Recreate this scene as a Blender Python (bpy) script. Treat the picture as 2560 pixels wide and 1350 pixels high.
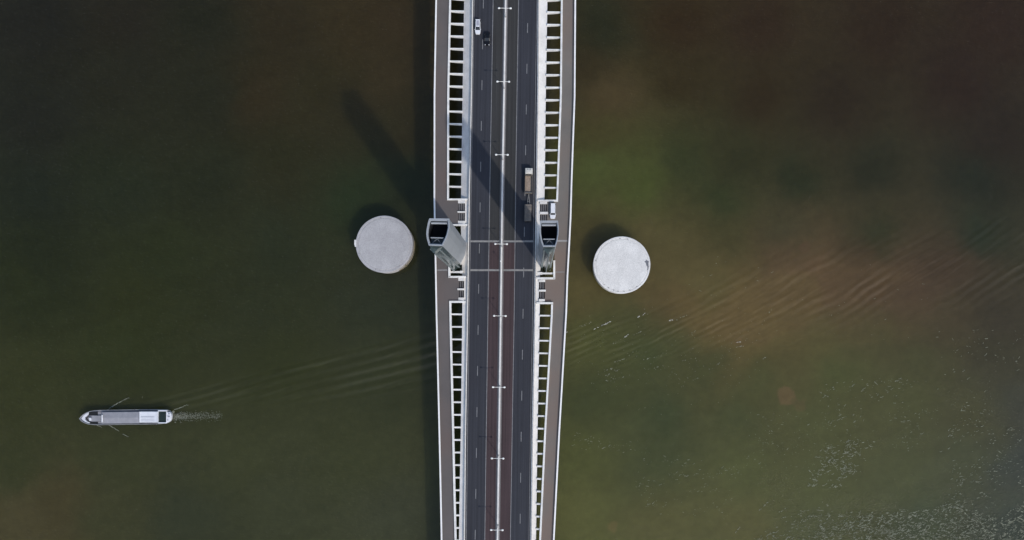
import bpy, bmesh, math, random
import numpy as np
from mathutils import Vector, noise as mnoise

for _o in list(bpy.data.objects):
    bpy.data.objects.remove(_o)
random.seed(7)
rng = np.random.RandomState(11)
C = bpy.context.scene.collection
R = math.radians

# ------------------------------------------------------------------ camera, world, sun, exposure
FPX, CAM_Z, NX, NY = 1908.0, 278.0, 1335.0, 845.0      # focal length in photo pixels, height over the water, pixel of the nadir
cam_d = bpy.data.cameras.new('drone_camera')
cam = bpy.data.objects.new('drone_camera', cam_d)
C.objects.link(cam)
cam.location = (0, 0, CAM_Z)
cam.rotation_euler = (0, 0, 0)
cam_d.sensor_width = 36.0
cam_d.lens = 36.0 * FPX / 2560.0
cam_d.shift_x = (1280.0 - NX) / 2560.0
cam_d.shift_y = (NY - 675.0) / 2560.0
cam_d.clip_end = 20000
bpy.context.scene.camera = cam

SUN_EL, SUN_X, SUN_Y = R(43.4), 0.581, -0.814           # shadows fall to the upper left
sc = bpy.context.scene
w = bpy.data.worlds.new('World')
sc.world = w
w.use_nodes = True
nt = w.node_tree
nt.nodes.clear()
sky = nt.nodes.new('ShaderNodeTexSky')
sky.sky_type = 'NISHITA'
sky.sun_disc = False
sky.sun_elevation = SUN_EL
sky.sun_rotation = math.atan2(SUN_X, SUN_Y)
sky.air_density = 1.2
sky.dust_density = 1.5
bg = nt.nodes.new('ShaderNodeBackground')
bg.inputs['Strength'].default_value = 0.15
wo = nt.nodes.new('ShaderNodeOutputWorld')
nt.links.new(sky.outputs[0], bg.inputs[0])
nt.links.new(bg.outputs[0], wo.inputs[0])
sun_d = bpy.data.lights.new('sun', 'SUN')
sun_d.energy = 2.0
sun_d.angle = R(1.0)
sun_d.color = (1.0, 0.94, 0.86)
sun = bpy.data.objects.new('sun', sun_d)
C.objects.link(sun)
_dir = Vector((SUN_X * math.cos(SUN_EL), SUN_Y * math.cos(SUN_EL), math.sin(SUN_EL)))
sun.rotation_euler = _dir.to_track_quat('Z', 'Y').to_euler()
sun.location = (150, -200, 300)
sc.view_settings.view_transform = 'Standard'
sc.view_settings.look = 'None'
sc.view_settings.gamma = 1
sc.view_settings.exposure = 0.2
sc.view_settings.use_curve_mapping = False

# ------------------------------------------------------------------ survey: photo pixels to places
GR0, GR1 = 12.23, 0.02725                                # the deck climbs 2.7 % towards the top of the photo
def deck_z(Y):
    return GR0 + GR1 * Y
def P(px, py, h=0.0):                                    # a point h metres above the deck
    k = (NY - py) / FPX
    Y = k * (CAM_Z - GR0 - h) / (1 + k * GR1)
    z = deck_z(Y) + h
    return Vector(((px - NX) * (CAM_Z - z) / FPX, Y, z))
def W(px, py, z=0.0):                                    # a point z metres above the water
    s = (CAM_Z - z) / FPX
    return Vector(((px - NX) * s, (NY - py) * s, z))
SK = 0.0151                                              # the bridge is turned by 0.87 degrees
def sk(x, y):
    return y + SK * (x - 1255.0)
def line(*pts):
    xs = [p[0] for p in pts]
    ys = [p[1] for p in pts]
    def f(y):
        if y <= xs[0]:
            return ys[0] + (ys[1] - ys[0]) / (xs[1] - xs[0]) * (y - xs[0])
        if y >= xs[-1]:
            return ys[-1] + (ys[-1] - ys[-2]) / (xs[-1] - xs[-2]) * (y - xs[-1])
        return float(np.interp(y, xs, ys))
    return f
outer_l = line((0, 1090.5), (240, 1086.3), (500, 1086), (650, 1088.9), (780, 1091.2), (1080, 1098.4), (1215, 1101.4), (1350, 1104))
outer_r = line((0, 1438.2), (240, 1436.5), (450, 1429), (540, 1426.5), (600, 1423.5), (690, 1418.5), (780, 1415.5), (1080, 1398), (1350, 1384.3))
inner_ln = line((0, 1122.7), (240, 1117.9), (500, 1117.4))
inner_ls = line((752, 1122.9), (800, 1123.5), (1080, 1130), (1215, 1133), (1350, 1136.2))
inner_rn = line((0, 1402.3), (240, 1400), (450, 1392.4), (500, 1390.5))
inner_rs = line((755, 1378), (780, 1377.6), (1080, 1360.6), (1350, 1348))
band_l = line((0, 1160.4), (240, 1156.4), (490, 1152.6), (560, 1152), (660, 1155), (760, 1156), (1080, 1152), (1215, 1149.4), (1350, 1147.4))
band_r = line((0, 1368.5), (240, 1364.4), (450, 1362), (500, 1361), (690, 1350), (780, 1349.3), (1080, 1343.8), (1350, 1340))
bar_l = line((0, 1181), (240, 1177.8), (490, 1172.5), (780, 1168.2), (1080, 1163), (1350, 1160.3))
bar_r = line((0, 1345.8), (240, 1344.3), (450, 1341.5), (780, 1336.8), (1080, 1331), (1350, 1327.5))
edge_l = line((0, 1185.8), (240, 1181.7), (490, 1177.5), (780, 1173), (1080, 1168.8), (1350, 1165.6))
edge_r = line((0, 1342), (240, 1338.7), (450, 1335.5), (780, 1331.5), (1080, 1326.3), (1350, 1322.5))
dash_l = line((0, 1208.5), (240, 1204.4), (520, 1200.2), (720, 1196.6), (1130, 1191), (1335, 1188))
dash_r = line((60, 1319), (170, 1317.3), (580, 1311), (680, 1309.2), (1080, 1303), (1300, 1300.4))
solid_l = line((0, 1232.9), (240, 1228.8), (480, 1224.4), (780, 1219.9), (1080, 1215.6), (1350, 1212))
solid_r = line((0, 1296.4), (240, 1292.4), (480, 1289), (780, 1285.5), (1080, 1280.4), (1350, 1276))
median = line((0, 1264), (240, 1260), (480, 1255.6), (780, 1251.8), (1080, 1247.6), (1350, 1243.6))
Y0, Y1 = -420, 1560                                      # the bridge runs on past both ends of the picture

# ------------------------------------------------------------------ materials
def new_mat(name):
    m = bpy.data.materials.new(name)
    m.use_nodes = True
    n = m.node_tree.nodes
    return m, n, m.node_tree.links, n['Principled BSDF']
def math_node(n, l, op, a, b=None):
    q = n.new('ShaderNodeMath')
    q.operation = op
    for i, v in enumerate((a, b)):
        if v is None:
            continue
        if isinstance(v, (int, float)):
            q.inputs[i].default_value = v
        else:
            l.new(v, q.inputs[i])
    return q.outputs[0]
def mix_col(n, l, fac, a, b):
    q = n.new('ShaderNodeMix')
    q.data_type = 'RGBA'
    for sock, v in ((q.inputs[0], fac), (q.inputs[6], a), (q.inputs[7], b)):
        if isinstance(v, (int, float)):
            sock.default_value = v
        elif isinstance(v, tuple):
            sock.default_value = (*v, 1)
        else:
            l.new(v, sock)
    return q.outputs[2]
def ramp(n, l, src, a, b):
    q = n.new('ShaderNodeMapRange')
    q.inputs[1].default_value = a
    q.inputs[2].default_value = b
    l.new(src, q.inputs[0])
    return q.outputs[0]
def noise_tex(n, l, vec, scale, detail=4, rough=0.55):
    q = n.new('ShaderNodeTexNoise')
    q.inputs['Scale'].default_value = scale
    q.inputs['Detail'].default_value = detail
    q.inputs['Roughness'].default_value = rough
    l.new(vec, q.inputs['Vector'])
    return q.outputs[0]
def mat(name, col, rough=0.6, var=0.25, scale=0.8, fine=9.0, metal=0.0, bump=0.0, spec=0.4, tint=None):
    """A weathered surface: broad stains and fine grain over one colour."""
    m, n, l, b = new_mat(name)
    tc = n.new('ShaderNodeTexCoord').outputs['Object']
    a = noise_tex(n, l, tc, scale, 5)
    f = noise_tex(n, l, tc, fine, 3)
    s = math_node(n, l, 'ADD', math_node(n, l, 'MULTIPLY', a, 0.65), math_node(n, l, 'MULTIPLY', f, 0.35))
    s = ramp(n, l, s, 0.3, 0.7)
    lo = tuple(c * (1 - var) for c in (tint or col))
    hi = tuple(min(0.92, c * (1 + var * 0.7)) for c in col)
    l.new(mix_col(n, l, s, lo, hi), b.inputs['Base Color'])
    b.inputs['Roughness'].default_value = rough
    b.inputs['Metallic'].default_value = metal
    b.inputs['Specular IOR Level'].default_value = spec
    if bump:
        bn = n.new('ShaderNodeBump')
        bn.inputs['Strength'].default_value = bump
        bn.inputs['Distance'].default_value = 0.05
        l.new(f, bn.inputs['Height'])
        l.new(bn.outputs[0], b.inputs['Normal'])
    return m
M = {}
M['white_paint'] = mat('white_painted_steel', (0.72, 0.705, 0.675), 0.5, 0.26, 0.35, 3.0)
M['rail_white'] = mat('handrail_white', (0.82, 0.80, 0.77), 0.5, 0.12, 0.35, 3.0)
M['white_concrete'] = mat('pale_concrete', (0.68, 0.66, 0.63), 0.75, 0.2, 0.3, 2.5)
M['shaded_concrete'] = mat('shaded_concrete', (0.56, 0.545, 0.53), 0.8, 0.22, 0.3, 2.5)  # pale concrete darkened to imitate a slope turned from the sun
M['grey_concrete'] = mat('grey_concrete', (0.3, 0.29, 0.28), 0.85, 0.25, 0.4, 4.0)
M['median_concrete'] = mat('median_concrete', (0.34, 0.31, 0.315), 0.85, 0.25, 0.5, 4.0)
M['soffit'] = mat('girder_concrete', (0.33, 0.32, 0.3), 0.85, 0.2, 0.3, 2.0)
M['joint'] = mat('joint_steel', (0.22, 0.215, 0.21), 0.6, 0.35, 1.2, 8.0)
M['paint'] = mat('worn_road_paint', (0.20, 0.20, 0.205), 0.7, 0.35, 0.8, 7.0)
M['dark_slat'] = mat('dark_grille', (0.035, 0.033, 0.034), 0.6, 0.3)
M['grey_slat'] = mat('grey_slat', (0.13, 0.125, 0.125), 0.6, 0.3)
M['lamp_white'] = mat('lamp_enamel', (0.78, 0.77, 0.74), 0.35, 0.08)
M['lamp_pole'] = mat('lamp_pole_steel', (0.42, 0.42, 0.41), 0.4, 0.12)
M['glass'] = mat('dark_glass', (0.014, 0.017, 0.02), 0.12, 0.2, spec=0.6)
M['rubber'] = mat('tyre_rubber', (0.02, 0.02, 0.02), 0.85, 0.2)
M['car_white'] = mat('white_car_paint', (0.70, 0.71, 0.735), 0.3, 0.05, spec=0.5)
M['car_black'] = mat('black_car_paint', (0.006, 0.006, 0.008), 0.25, 0.1, spec=0.35)
M['headlight'] = mat('headlight_lens', (0.5, 0.5, 0.52), 0.25, 0.15, spec=0.5)
M['red_lens'] = mat('tail_light_lens', (0.05, 0.008, 0.007), 0.25, 0.1)
M['truck_white'] = mat('truck_cab_paint', (0.56, 0.54, 0.5), 0.45, 0.15)
M['truck_steel'] = mat('truck_bed_steel', (0.16, 0.135, 0.11), 0.65, 0.35, 1.5)
M['sand'] = mat('load_of_sand', (0.30, 0.24, 0.19), 0.95, 0.25, 1.5, 12, bump=0.6)
M['tarp'] = mat('grey_tarpaulin', (0.135, 0.118, 0.105), 0.8, 0.3, 0.7, 5, bump=0.4)
M['chassis'] = mat('chassis_black', (0.03, 0.028, 0.026), 0.7, 0.3)
M['hull'] = mat('hull_paint', (0.30, 0.305, 0.32), 0.55, 0.3, 0.6, 5)
M['ship_grey'] = mat('ship_deck_grey', (0.255, 0.255, 0.275), 0.7, 0.22, 0.5, 6)
M['ship_grey_light'] = mat('ship_rib_paint', (0.5, 0.51, 0.55), 0.6, 0.15)
M['hatch'] = mat('hatch_cover_grey', (0.27, 0.27, 0.295), 0.75, 0.22, 0.6, 7, bump=0.5)
M['ship_white'] = mat('ship_white_paint', (0.66, 0.67, 0.71), 0.5, 0.14, 0.6, 4)
M['ship_dark'] = mat('ship_dark_well', (0.009, 0.010, 0.011), 0.7, 0.35, 0.9)
M['ship_green'] = mat('ship_dark_green', (0.012, 0.024, 0.02), 0.5, 0.3, 0.9)
M['foam'] = mat('foam', (0.27, 0.28, 0.22), 0.8, 0.4, 1.5, 6)
M['pale_glint'] = mat('pale_glint', (0.225, 0.232, 0.165), 0.8, 0.55, 0.9, 3)  # sun glitter on the ripples, as plain colour
M['white_glint'] = mat('white_glint', (0.62, 0.61, 0.56), 0.8, 0.2, 1.5, 6)  # brightest sun glints on wave crests, as plain colour
M['dark_patch'] = mat('broken_dark_concrete', (0.16, 0.165, 0.18), 0.9, 0.35, 2, 8)
M['tower_dark'] = mat('tower_shaft_dark', (0.012, 0.014, 0.02), 0.8, 0.2)  # near black stands in for deep shade inside the shaft
M['tower_rim'] = mat('tower_coping', (0.30, 0.32, 0.345), 0.55, 0.15, 0.5, 4)
M['tower_brace'] = mat('tower_brace_steel', (0.12, 0.135, 0.155), 0.5, 0.2)
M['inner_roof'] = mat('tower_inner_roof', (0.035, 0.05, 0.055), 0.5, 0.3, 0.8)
M['rust'] = mat('old_timber_fender', (0.16, 0.13, 0.07), 0.8, 0.3)

def caisson_mat(name, col):
    m, n, l, b = new_mat(name)
    tc = n.new('ShaderNodeTexCoord').outputs['Object']
    big = noise_tex(n, l, tc, 0.22, 6, 0.6)
    fine = noise_tex(n, l, tc, 3.2, 5, 0.75)
    s = ramp(n, l, math_node(n, l, 'ADD', math_node(n, l, 'MULTIPLY', big, 0.3), math_node(n, l, 'MULTIPLY', fine, 0.7)), 0.36, 0.64)
    l.new(mix_col(n, l, s, tuple(c * 0.70 for c in col), tuple(c * 1.16 for c in col)), b.inputs['Base Color'])
    b.inputs['Roughness'].default_value = 0.9
    bn = n.new('ShaderNodeBump')
    bn.inputs['Strength'].default_value = 0.9
    bn.inputs['Distance'].default_value = 0.06
    l.new(fine, bn.inputs['Height'])
    l.new(bn.outputs[0], b.inputs['Normal'])
    return m
M['caisson_l'] = caisson_mat('weathered_caisson_concrete', (0.41, 0.40, 0.405))
M['caisson_r'] = caisson_mat('pale_caisson_concrete', (0.69, 0.675, 0.65))

def asphalt(name, col, lane_w=3.6, shift=0.0, streak=0.35):
    """Asphalt with wheel tracks and lengthwise wear along the turned bridge axis."""
    m, n, l, b = new_mat(name)
    pos = n.new('ShaderNodeNewGeometry').outputs['Position']
    sx = n.new('ShaderNodeSeparateXYZ')
    l.new(pos, sx.inputs[0])
    u = math_node(n, l, 'SUBTRACT', sx.outputs[0], math_node(n, l, 'MULTIPLY', sx.outputs[1], 0.0152))
    cx = n.new('ShaderNodeCombineXYZ')
    l.new(u, cx.inputs[0])
    l.new(math_node(n, l, 'MULTIPLY', sx.outputs[1], 0.012), cx.inputs[1])
    s1 = noise_tex(n, l, cx.outputs[0], 1.5, 4, 0.6)
    grain = noise_tex(n, l, pos, 2.2, 5, 0.7)
    broad = noise_tex(n, l, pos, 0.05, 3)
    s = math_node(n, l, 'ADD', math_node(n, l, 'MULTIPLY', s1, 0.62), math_node(n, l, 'MULTIPLY', grain, 0.18))
    s = math_node(n, l, 'ADD', s, math_node(n, l, 'MULTIPLY', broad, 0.2))
    s = ramp(n, l, s, 0.34, 0.66)
    l.new(mix_col(n, l, s, tuple(c * (1 - streak) for c in col), tuple(c * (1 + streak) for c in col)), b.inputs['Base Color'])
    b.inputs['Roughness'].default_value = 0.85
    b.inputs['Specular IOR Level'].default_value = 0.3
    return m
M['asphalt'] = asphalt('dark_asphalt', (0.0305, 0.032, 0.040))
M['asphalt_mid'] = asphalt('worn_inner_lane_asphalt', (0.034, 0.0335, 0.0335))
M['red_lane'] = asphalt('faded_red_lane_asphalt', (0.051, 0.034, 0.0365))

def footpath_mat(name, col):
    m, n, l, b = new_mat(name)
    pos = n.new('ShaderNodeNewGeometry').outputs['Position']
    big = noise_tex(n, l, pos, 0.09, 4, 0.6)
    red = noise_tex(n, l, pos, 0.045, 2, 0.5)
    g = noise_tex(n, l, pos, 4.0, 4, 0.7)
    s = ramp(n, l, math_node(n, l, 'ADD', math_node(n, l, 'MULTIPLY', big, 0.7), math_node(n, l, 'MULTIPLY', g, 0.3)), 0.3, 0.7)
    c1 = mix_col(n, l, s, tuple(c * 0.85 for c in col), tuple(c * 1.15 for c in col))
    c2 = mix_col(n, l, ramp(n, l, red, 0.45, 0.7), c1, (col[0] * 1.12, col[1] * 0.93, col[2] * 0.86))
    l.new(c2, b.inputs['Base Color'])
    b.inputs['Roughness'].default_value = 0.9
    return m
M['path_l'] = footpath_mat('greyish_brown_paving', (0.105, 0.093, 0.089))
M['path_r'] = footpath_mat('warm_brown_paving', (0.145, 0.132, 0.118))

def cladding(name, col, gap, groove, rough=0.4, metal=0.0):
    """Tower skin: panels in level courses with dark joints."""
    m, n, l, b = new_mat(name)
    pos = n.new('ShaderNodeNewGeometry').outputs['Position']
    sx = n.new('ShaderNodeSeparateXYZ')
    l.new(pos, sx.inputs[0])
    fr = math_node(n, l, 'FRACT', math_node(n, l, 'DIVIDE', sx.outputs[2], gap))
    jt = math_node(n, l, 'LESS_THAN', fr, groove)
    big = noise_tex(n, l, pos, 0.12, 4)
    cz = n.new('ShaderNodeCombineXYZ')
    l.new(math_node(n, l, 'FLOOR', math_node(n, l, 'DIVIDE', sx.outputs[2], gap)), cz.inputs[2])
    course = noise_tex(n, l, cz.outputs[0], 3.1, 0)
    s = ramp(n, l, math_node(n, l, 'ADD', math_node(n, l, 'MULTIPLY', big, 0.5), math_node(n, l, 'MULTIPLY', course, 0.5)), 0.3, 0.7)
    c1 = mix_col(n, l, s, tuple(c * 0.86 for c in col), tuple(c * 1.12 for c in col))
    l.new(mix_col(n, l, jt, c1, tuple(c * 0.45 for c in col)), b.inputs['Base Color'])
    b.inputs['Roughness'].default_value = rough
    b.inputs['Metallic'].default_value = metal
    return m
M['tower'] = cladding('tower_panel_cladding', (0.31, 0.335, 0.365), 2.4, 0.11)
M['tower_glass'] = cladding('tower_nose_glazing', (0.05, 0.075, 0.075), 3.0, 0.1, 0.12)
M['tower_fin'] = mat('tower_fin_metal', (0.17, 0.20, 0.205), 0.35, 0.15)
M['nose_roof'] = mat('nose_roof_metal', (0.05, 0.07, 0.07), 0.5, 0.25, 0.6)

# ------------------------------------------------------------------ building tools
class MB:
    """Collects vertices and faces; build() links them as one mesh object."""
    def __init__(s):
        s.v, s.f = [], []
    def add(s, vs, fs):
        o = len(s.v)
        s.v += [Vector(q) for q in vs]
        s.f += [tuple(i + o for i in q) for q in fs]
    def box(s, c, e):
        x, y, z = c
        a, b, d = e[0] / 2, e[1] / 2, e[2] / 2
        s.add([(x - a, y - b, z - d), (x + a, y - b, z - d), (x + a, y + b, z - d), (x - a, y + b, z - d),
               (x - a, y - b, z + d), (x + a, y - b, z + d), (x + a, y + b, z + d), (x - a, y + b, z + d)],
              [(3, 2, 1, 0), (4, 5, 6, 7), (0, 1, 5, 4), (1, 2, 6, 5), (2, 3, 7, 6), (3, 0, 4, 7)])
    def loft(s, loops, cap0=True, cap1=True):
        n = len(loops[0])
        vs = [p for lp in loops for p in lp]
        fs = []
        for k in range(len(loops) - 1):
            for i in range(n):
                j = (i + 1) % n
                fs.append((k * n + i, k * n + j, (k + 1) * n + j, (k + 1) * n + i))
        if cap0:
            fs.append(tuple(range(n - 1, -1, -1)))
        if cap1:
            fs.append(tuple((len(loops) - 1) * n + i for i in range(n)))
        s.add(vs, fs)
    def tube(s, pts, rad, n=10):
        pts = [Vector(p) for p in pts]
        loops = []
        for i, p in enumerate(pts):
            d = (pts[min(i + 1, len(pts) - 1)] - pts[max(i - 1, 0)]).normalized()
            a = d.orthogonal().normalized() if abs(d.z) < 0.9 else Vector((1, 0, 0))
            a = (a - d * a.dot(d)).normalized()
            b = d.cross(a)
            r = rad[i] if isinstance(rad, (list, tuple)) else rad
            loops.append([p + a * math.cos(t) * r + b * math.sin(t) * r for t in (2 * math.pi * k / n for k in range(n))])
        s.loft(loops)
    def ball(s, c, r, n=10, m=6):
        loops = []
        for k in range(1, m):
            t = -math.pi / 2 + math.pi * k / m
            loops.append([(c[0] + r[0] * math.cos(t) * math.cos(2 * math.pi * i / n),
                           c[1] + r[1] * math.cos(t) * math.sin(2 * math.pi * i / n),
                           c[2] + r[2] * math.sin(t)) for i in range(n)])
        s.loft(loops)
    def build(s, name, material, parent=None, smooth=False, bevel=0.0, origin=None):
        off = Vector(parent['_o']) if parent is not None and '_o' in parent else Vector((0, 0, 0))
        if parent is None and origin is not None:
            off = Vector(origin)
        me = bpy.data.meshes.new(name)
        me.from_pydata([tuple(q - off) for q in s.v], [], s.f)
        me.validate()
        bm = bmesh.new()
        bm.from_mesh(me)
        bmesh.ops.recalc_face_normals(bm, faces=bm.faces)
        bm.to_mesh(me)
        bm.free()
        me.materials.append(M[material] if isinstance(material, str) else material)
        if smooth:
            for p in me.polygons:
                p.use_smooth = True
        o = bpy.data.objects.new(name, me)
        C.objects.link(o)
        if parent is not None:
            o.parent = parent
            o['_o'] = tuple(off)
        else:
            o.location = off
        if bevel:
            b = o.modifiers.new('bevel', 'BEVEL')
            b.width = bevel
            b.segments = 2
        return o
def tag(o, label, cat, group=None):
    o['label'] = label
    o['category'] = cat
    if group:
        o['group'] = group
    return o
def thing(name, label, cat, loc, group=None):
    o = bpy.data.objects.new(name, None)
    o.empty_display_size = 0.5
    C.objects.link(o)
    o.location = loc
    o['_o'] = tuple(loc)
    return tag(o, label, cat, group)
def structure(o):
    o['kind'] = 'structure'
    return o
def ys_between(a, b, step=30, extra=()):
    n = max(1, int(math.ceil((b - a) / step)))
    return sorted(set([a + (b - a) * i / n for i in range(n + 1)] + [e for e in extra if a < e < b]))
def ribbon(mb, ys, xl, xr, hl=0.0, hr=0.0, thick=0.3, skew=True, bottom=None):
    """A solid strip that follows the deck; xl and xr give photo pixels along it."""
    loops = []
    for y in ys:
        a, b = xl(y), xr(y)
        ya, yb = (sk(a, y), sk(b, y)) if skew else (y, y)
        tl, tr = P(a, ya, hl), P(b, yb, hr)
        zl = deck_z(tl.y) + bottom if bottom is not None else tl.z - thick
        zr = deck_z(tr.y) + bottom if bottom is not None else tr.z - thick
        loops.append([tl, tr, Vector((tr.x, tr.y, zr)), Vector((tl.x, tl.y, zl))])
    mb.loft(loops)
def pbox(mb, x0, x1, y0, y1, h=0.0, thick=0.3, h1=None):
    """A block on the deck; its top outline is given in photo pixels. h1: height of its right edge."""
    h1 = h if h1 is None else h1
    top = [P(x0, y1, h), P(x1, y1, h1), P(x1, y0, h1), P(x0, y0, h)]
    mb.loft([[q - Vector((0, 0, thick)) for q in top], top])
def const(c):
    return lambda y: c
def plus(f, d):
    return lambda y: f(y) + d

# ------------------------------------------------------------------ the water
def srgb(c):
    c = np.asarray(c, float) / 255.0
    return np.where(c <= 0.04045, c / 12.92, ((c + 0.055) / 1.055) ** 2.4)
def vnoise(x, y, s, seed):
    """Smooth value noise on a lattice, for the mud clouds."""
    r = np.random.RandomState(seed).rand(256, 256)
    u, v = x / s + 100, y / s + 100
    i, j = np.floor(u).astype(int), np.floor(v).astype(int)
    a, b = u - i, v - j
    a, b = a * a * (3 - 2 * a), b * b * (3 - 2 * b)
    i0, j0, i1, j1 = i % 256, j % 256, (i + 1) % 256, (j + 1) % 256
    return (r[i0, j0] * (1 - a) + r[i1, j0] * a) * (1 - b) + (r[i0, j1] * (1 - a) + r[i1, j1] * a) * b
def fbm(x, y, s, seed, oct=4):
    t, amp, tot = 0, 1.0, 0
    for k in range(oct):
        t = t + amp * vnoise(x, y, s / 2 ** k, seed + k)
        tot += amp
        amp *= 0.5
    return t / tot - 0.5
def sstep(a, b, x):
    t = np.clip((x - a) / (b - a), 0, 1)
    return t * t * (3 - 2 * t)
MUD_SHADE = [  # photo x, y, river colour there, with lens and light falloff painted in
    (1500, 60, (42, 44, 34)), (1700, 60, (50, 40, 30)), (1900, 60, (50, 40, 32)), (2200, 60, (47, 38, 31)), (2500, 60, (48, 38, 32)),
    (1470, 150, (52, 46, 34)), (1520, 225, (74, 63, 45)), (1700, 200, (52, 45, 32)), (1900, 250, (48, 40, 30)), (2100, 250, (46, 39, 32)), (2400, 200, (46, 37, 32)), (2500, 330, (44, 38, 33)),
    (1500, 330, (66, 62, 40)), (1480, 420, (72, 78, 46)), (1600, 470, (68, 74, 42)), (1700, 420, (50, 54, 36)), (1850, 400, (48, 48, 34)), (2000, 450, (42, 46, 34)), (2200, 420, (42, 43, 34)), (2450, 450, (38, 41, 34)),
    (1800, 500, (48, 54, 36)), (1620, 580, (82, 74, 50)), (1480, 600, (72, 66, 44)), (1800, 600, (66, 62, 42)), (1950, 590, (60, 58, 43)), (2200, 600, (46, 50, 36)), (2450, 600, (42, 48, 38)), (1950, 650, (82, 67, 51)), (2150, 660, (64, 54, 42)), (2350, 665, (62, 52, 42)),
    (1760, 800, (99, 82, 54)), (1710, 760, (96, 80, 54)), (1850, 850, (92, 80, 52)), (1860, 790, (106, 86, 57)), (1670, 850, (66, 69, 46)), (1780, 880, (68, 68, 46)), (2030, 700, (93, 73, 56)), (2180, 705, (85, 67, 52)), (2300, 720, (79, 63, 50)),
    (1470, 740, (86, 78, 51)), (1600, 720, (84, 74, 50)), (1570, 790, (66, 68, 46)), (1640, 760, (80, 68, 48)), (1820, 770, (100, 83, 56)), (1750, 710, (86, 78, 52)), (1950, 720, (90, 73, 55)), (2100, 740, (86, 70, 53)), (2250, 740, (78, 64, 50)), (2450, 740, (62, 54, 44)),
    (1900, 830, (92, 80, 53)), (2050, 850, (82, 76, 50)), (2200, 830, (70, 68, 47)), (2400, 800, (70, 61, 47)), (2520, 800, (58, 53, 44)),
    (1500, 850, (76, 78, 48)), (1600, 880, (64, 70, 46)), (1750, 900, (62, 66, 44)), (1900, 930, (68, 70, 46)), (2100, 920, (72, 75, 48)), (2300, 900, (70, 69, 48)), (2500, 900, (61, 58, 46)),
    (1480, 1000, (62, 66, 44)), (1650, 1030, (60, 66, 46)), (1850, 1030, (68, 71, 48)), (2050, 1050, (76, 77, 51)), (2250, 1000, (75, 75, 51)), (2545, 1020, (62, 62, 54)), (2420, 1050, (72, 70, 50)),
    (1450, 1150, (76, 78, 48)), (1650, 1150, (66, 70, 48)), (1850, 1180, (78, 80, 52)), (2050, 1200, (78, 80, 53)), (2250, 1180, (74, 76, 53)), (2550, 1150, (58, 62, 58)), (2420, 1160, (70, 72, 54)),
    (1450, 1300, (84, 84, 52)), (1650, 1320, (84, 81, 53)), (1850, 1330, (84, 81, 53)), (2050, 1300, (78, 80, 56)), (2300, 1300, (68, 74, 56)), (2540, 1320, (60, 66, 60)),
    (100, 60, (36, 36, 33)), (300, 60, (40, 38, 33)), (500, 60, (38, 39, 33)), (700, 60, (48, 43, 34)), (900, 60, (53, 46, 34)), (1000, 60, (55, 47, 36)),
    (100, 300, (37, 38, 34)), (300, 200, (40, 40, 34)), (500, 250, (40, 41, 34)), (650, 230, (50, 44, 34)), (800, 250, (48, 45, 34)), (950, 200, (55, 48, 36)), (1000, 350, (50, 46, 35)),
    (100, 500, (36, 40, 34)), (300, 480, (40, 44, 35)), (500, 450, (40, 43, 34)), (700, 400, (44, 44, 33)), (900, 480, (42, 50, 36)), (1000, 460, (42, 47, 36)),
    (100, 650, (38, 42, 32)), (400, 650, (44, 48, 34)), (700, 620, (43, 47, 36)), (1000, 700, (44, 47, 38)),
    (60, 720, (42, 46, 32)), (350, 750, (46, 49, 33)), (650, 750, (46, 49, 36)), (950, 750, (46, 50, 40)), (60, 950, (52, 54, 36)), (300, 900, (48, 52, 34)), (700, 900, (50, 53, 36)), (950, 950, (52, 55, 40)),
    (60, 1150, (54, 56, 38)), (300, 1150, (56, 58, 40)), (600, 1150, (58, 60, 42)), (900, 1150, (58, 60, 42)), (70, 1300, (71, 65, 46)), (160, 1285, (66, 60, 42)), (300, 1300, (60, 60, 42)), (450, 1290, (52, 55, 42)), (700, 1280, (58, 60, 44)), (1000, 1280, (60, 62, 48)),
    (1150, 200, (54, 48, 37)), (1300, 200, (60, 56, 42)), (1250, 500, (56, 58, 42)), (1250, 800, (66, 66, 45)), (1250, 1150, (68, 70, 46)),
]
VEIL = (0.0040, 0.006, 0.0092)                            # sky mirrored by the surface, taken off the survey colours
GAIN = (0.962, 0.985, 0.885)
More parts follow.
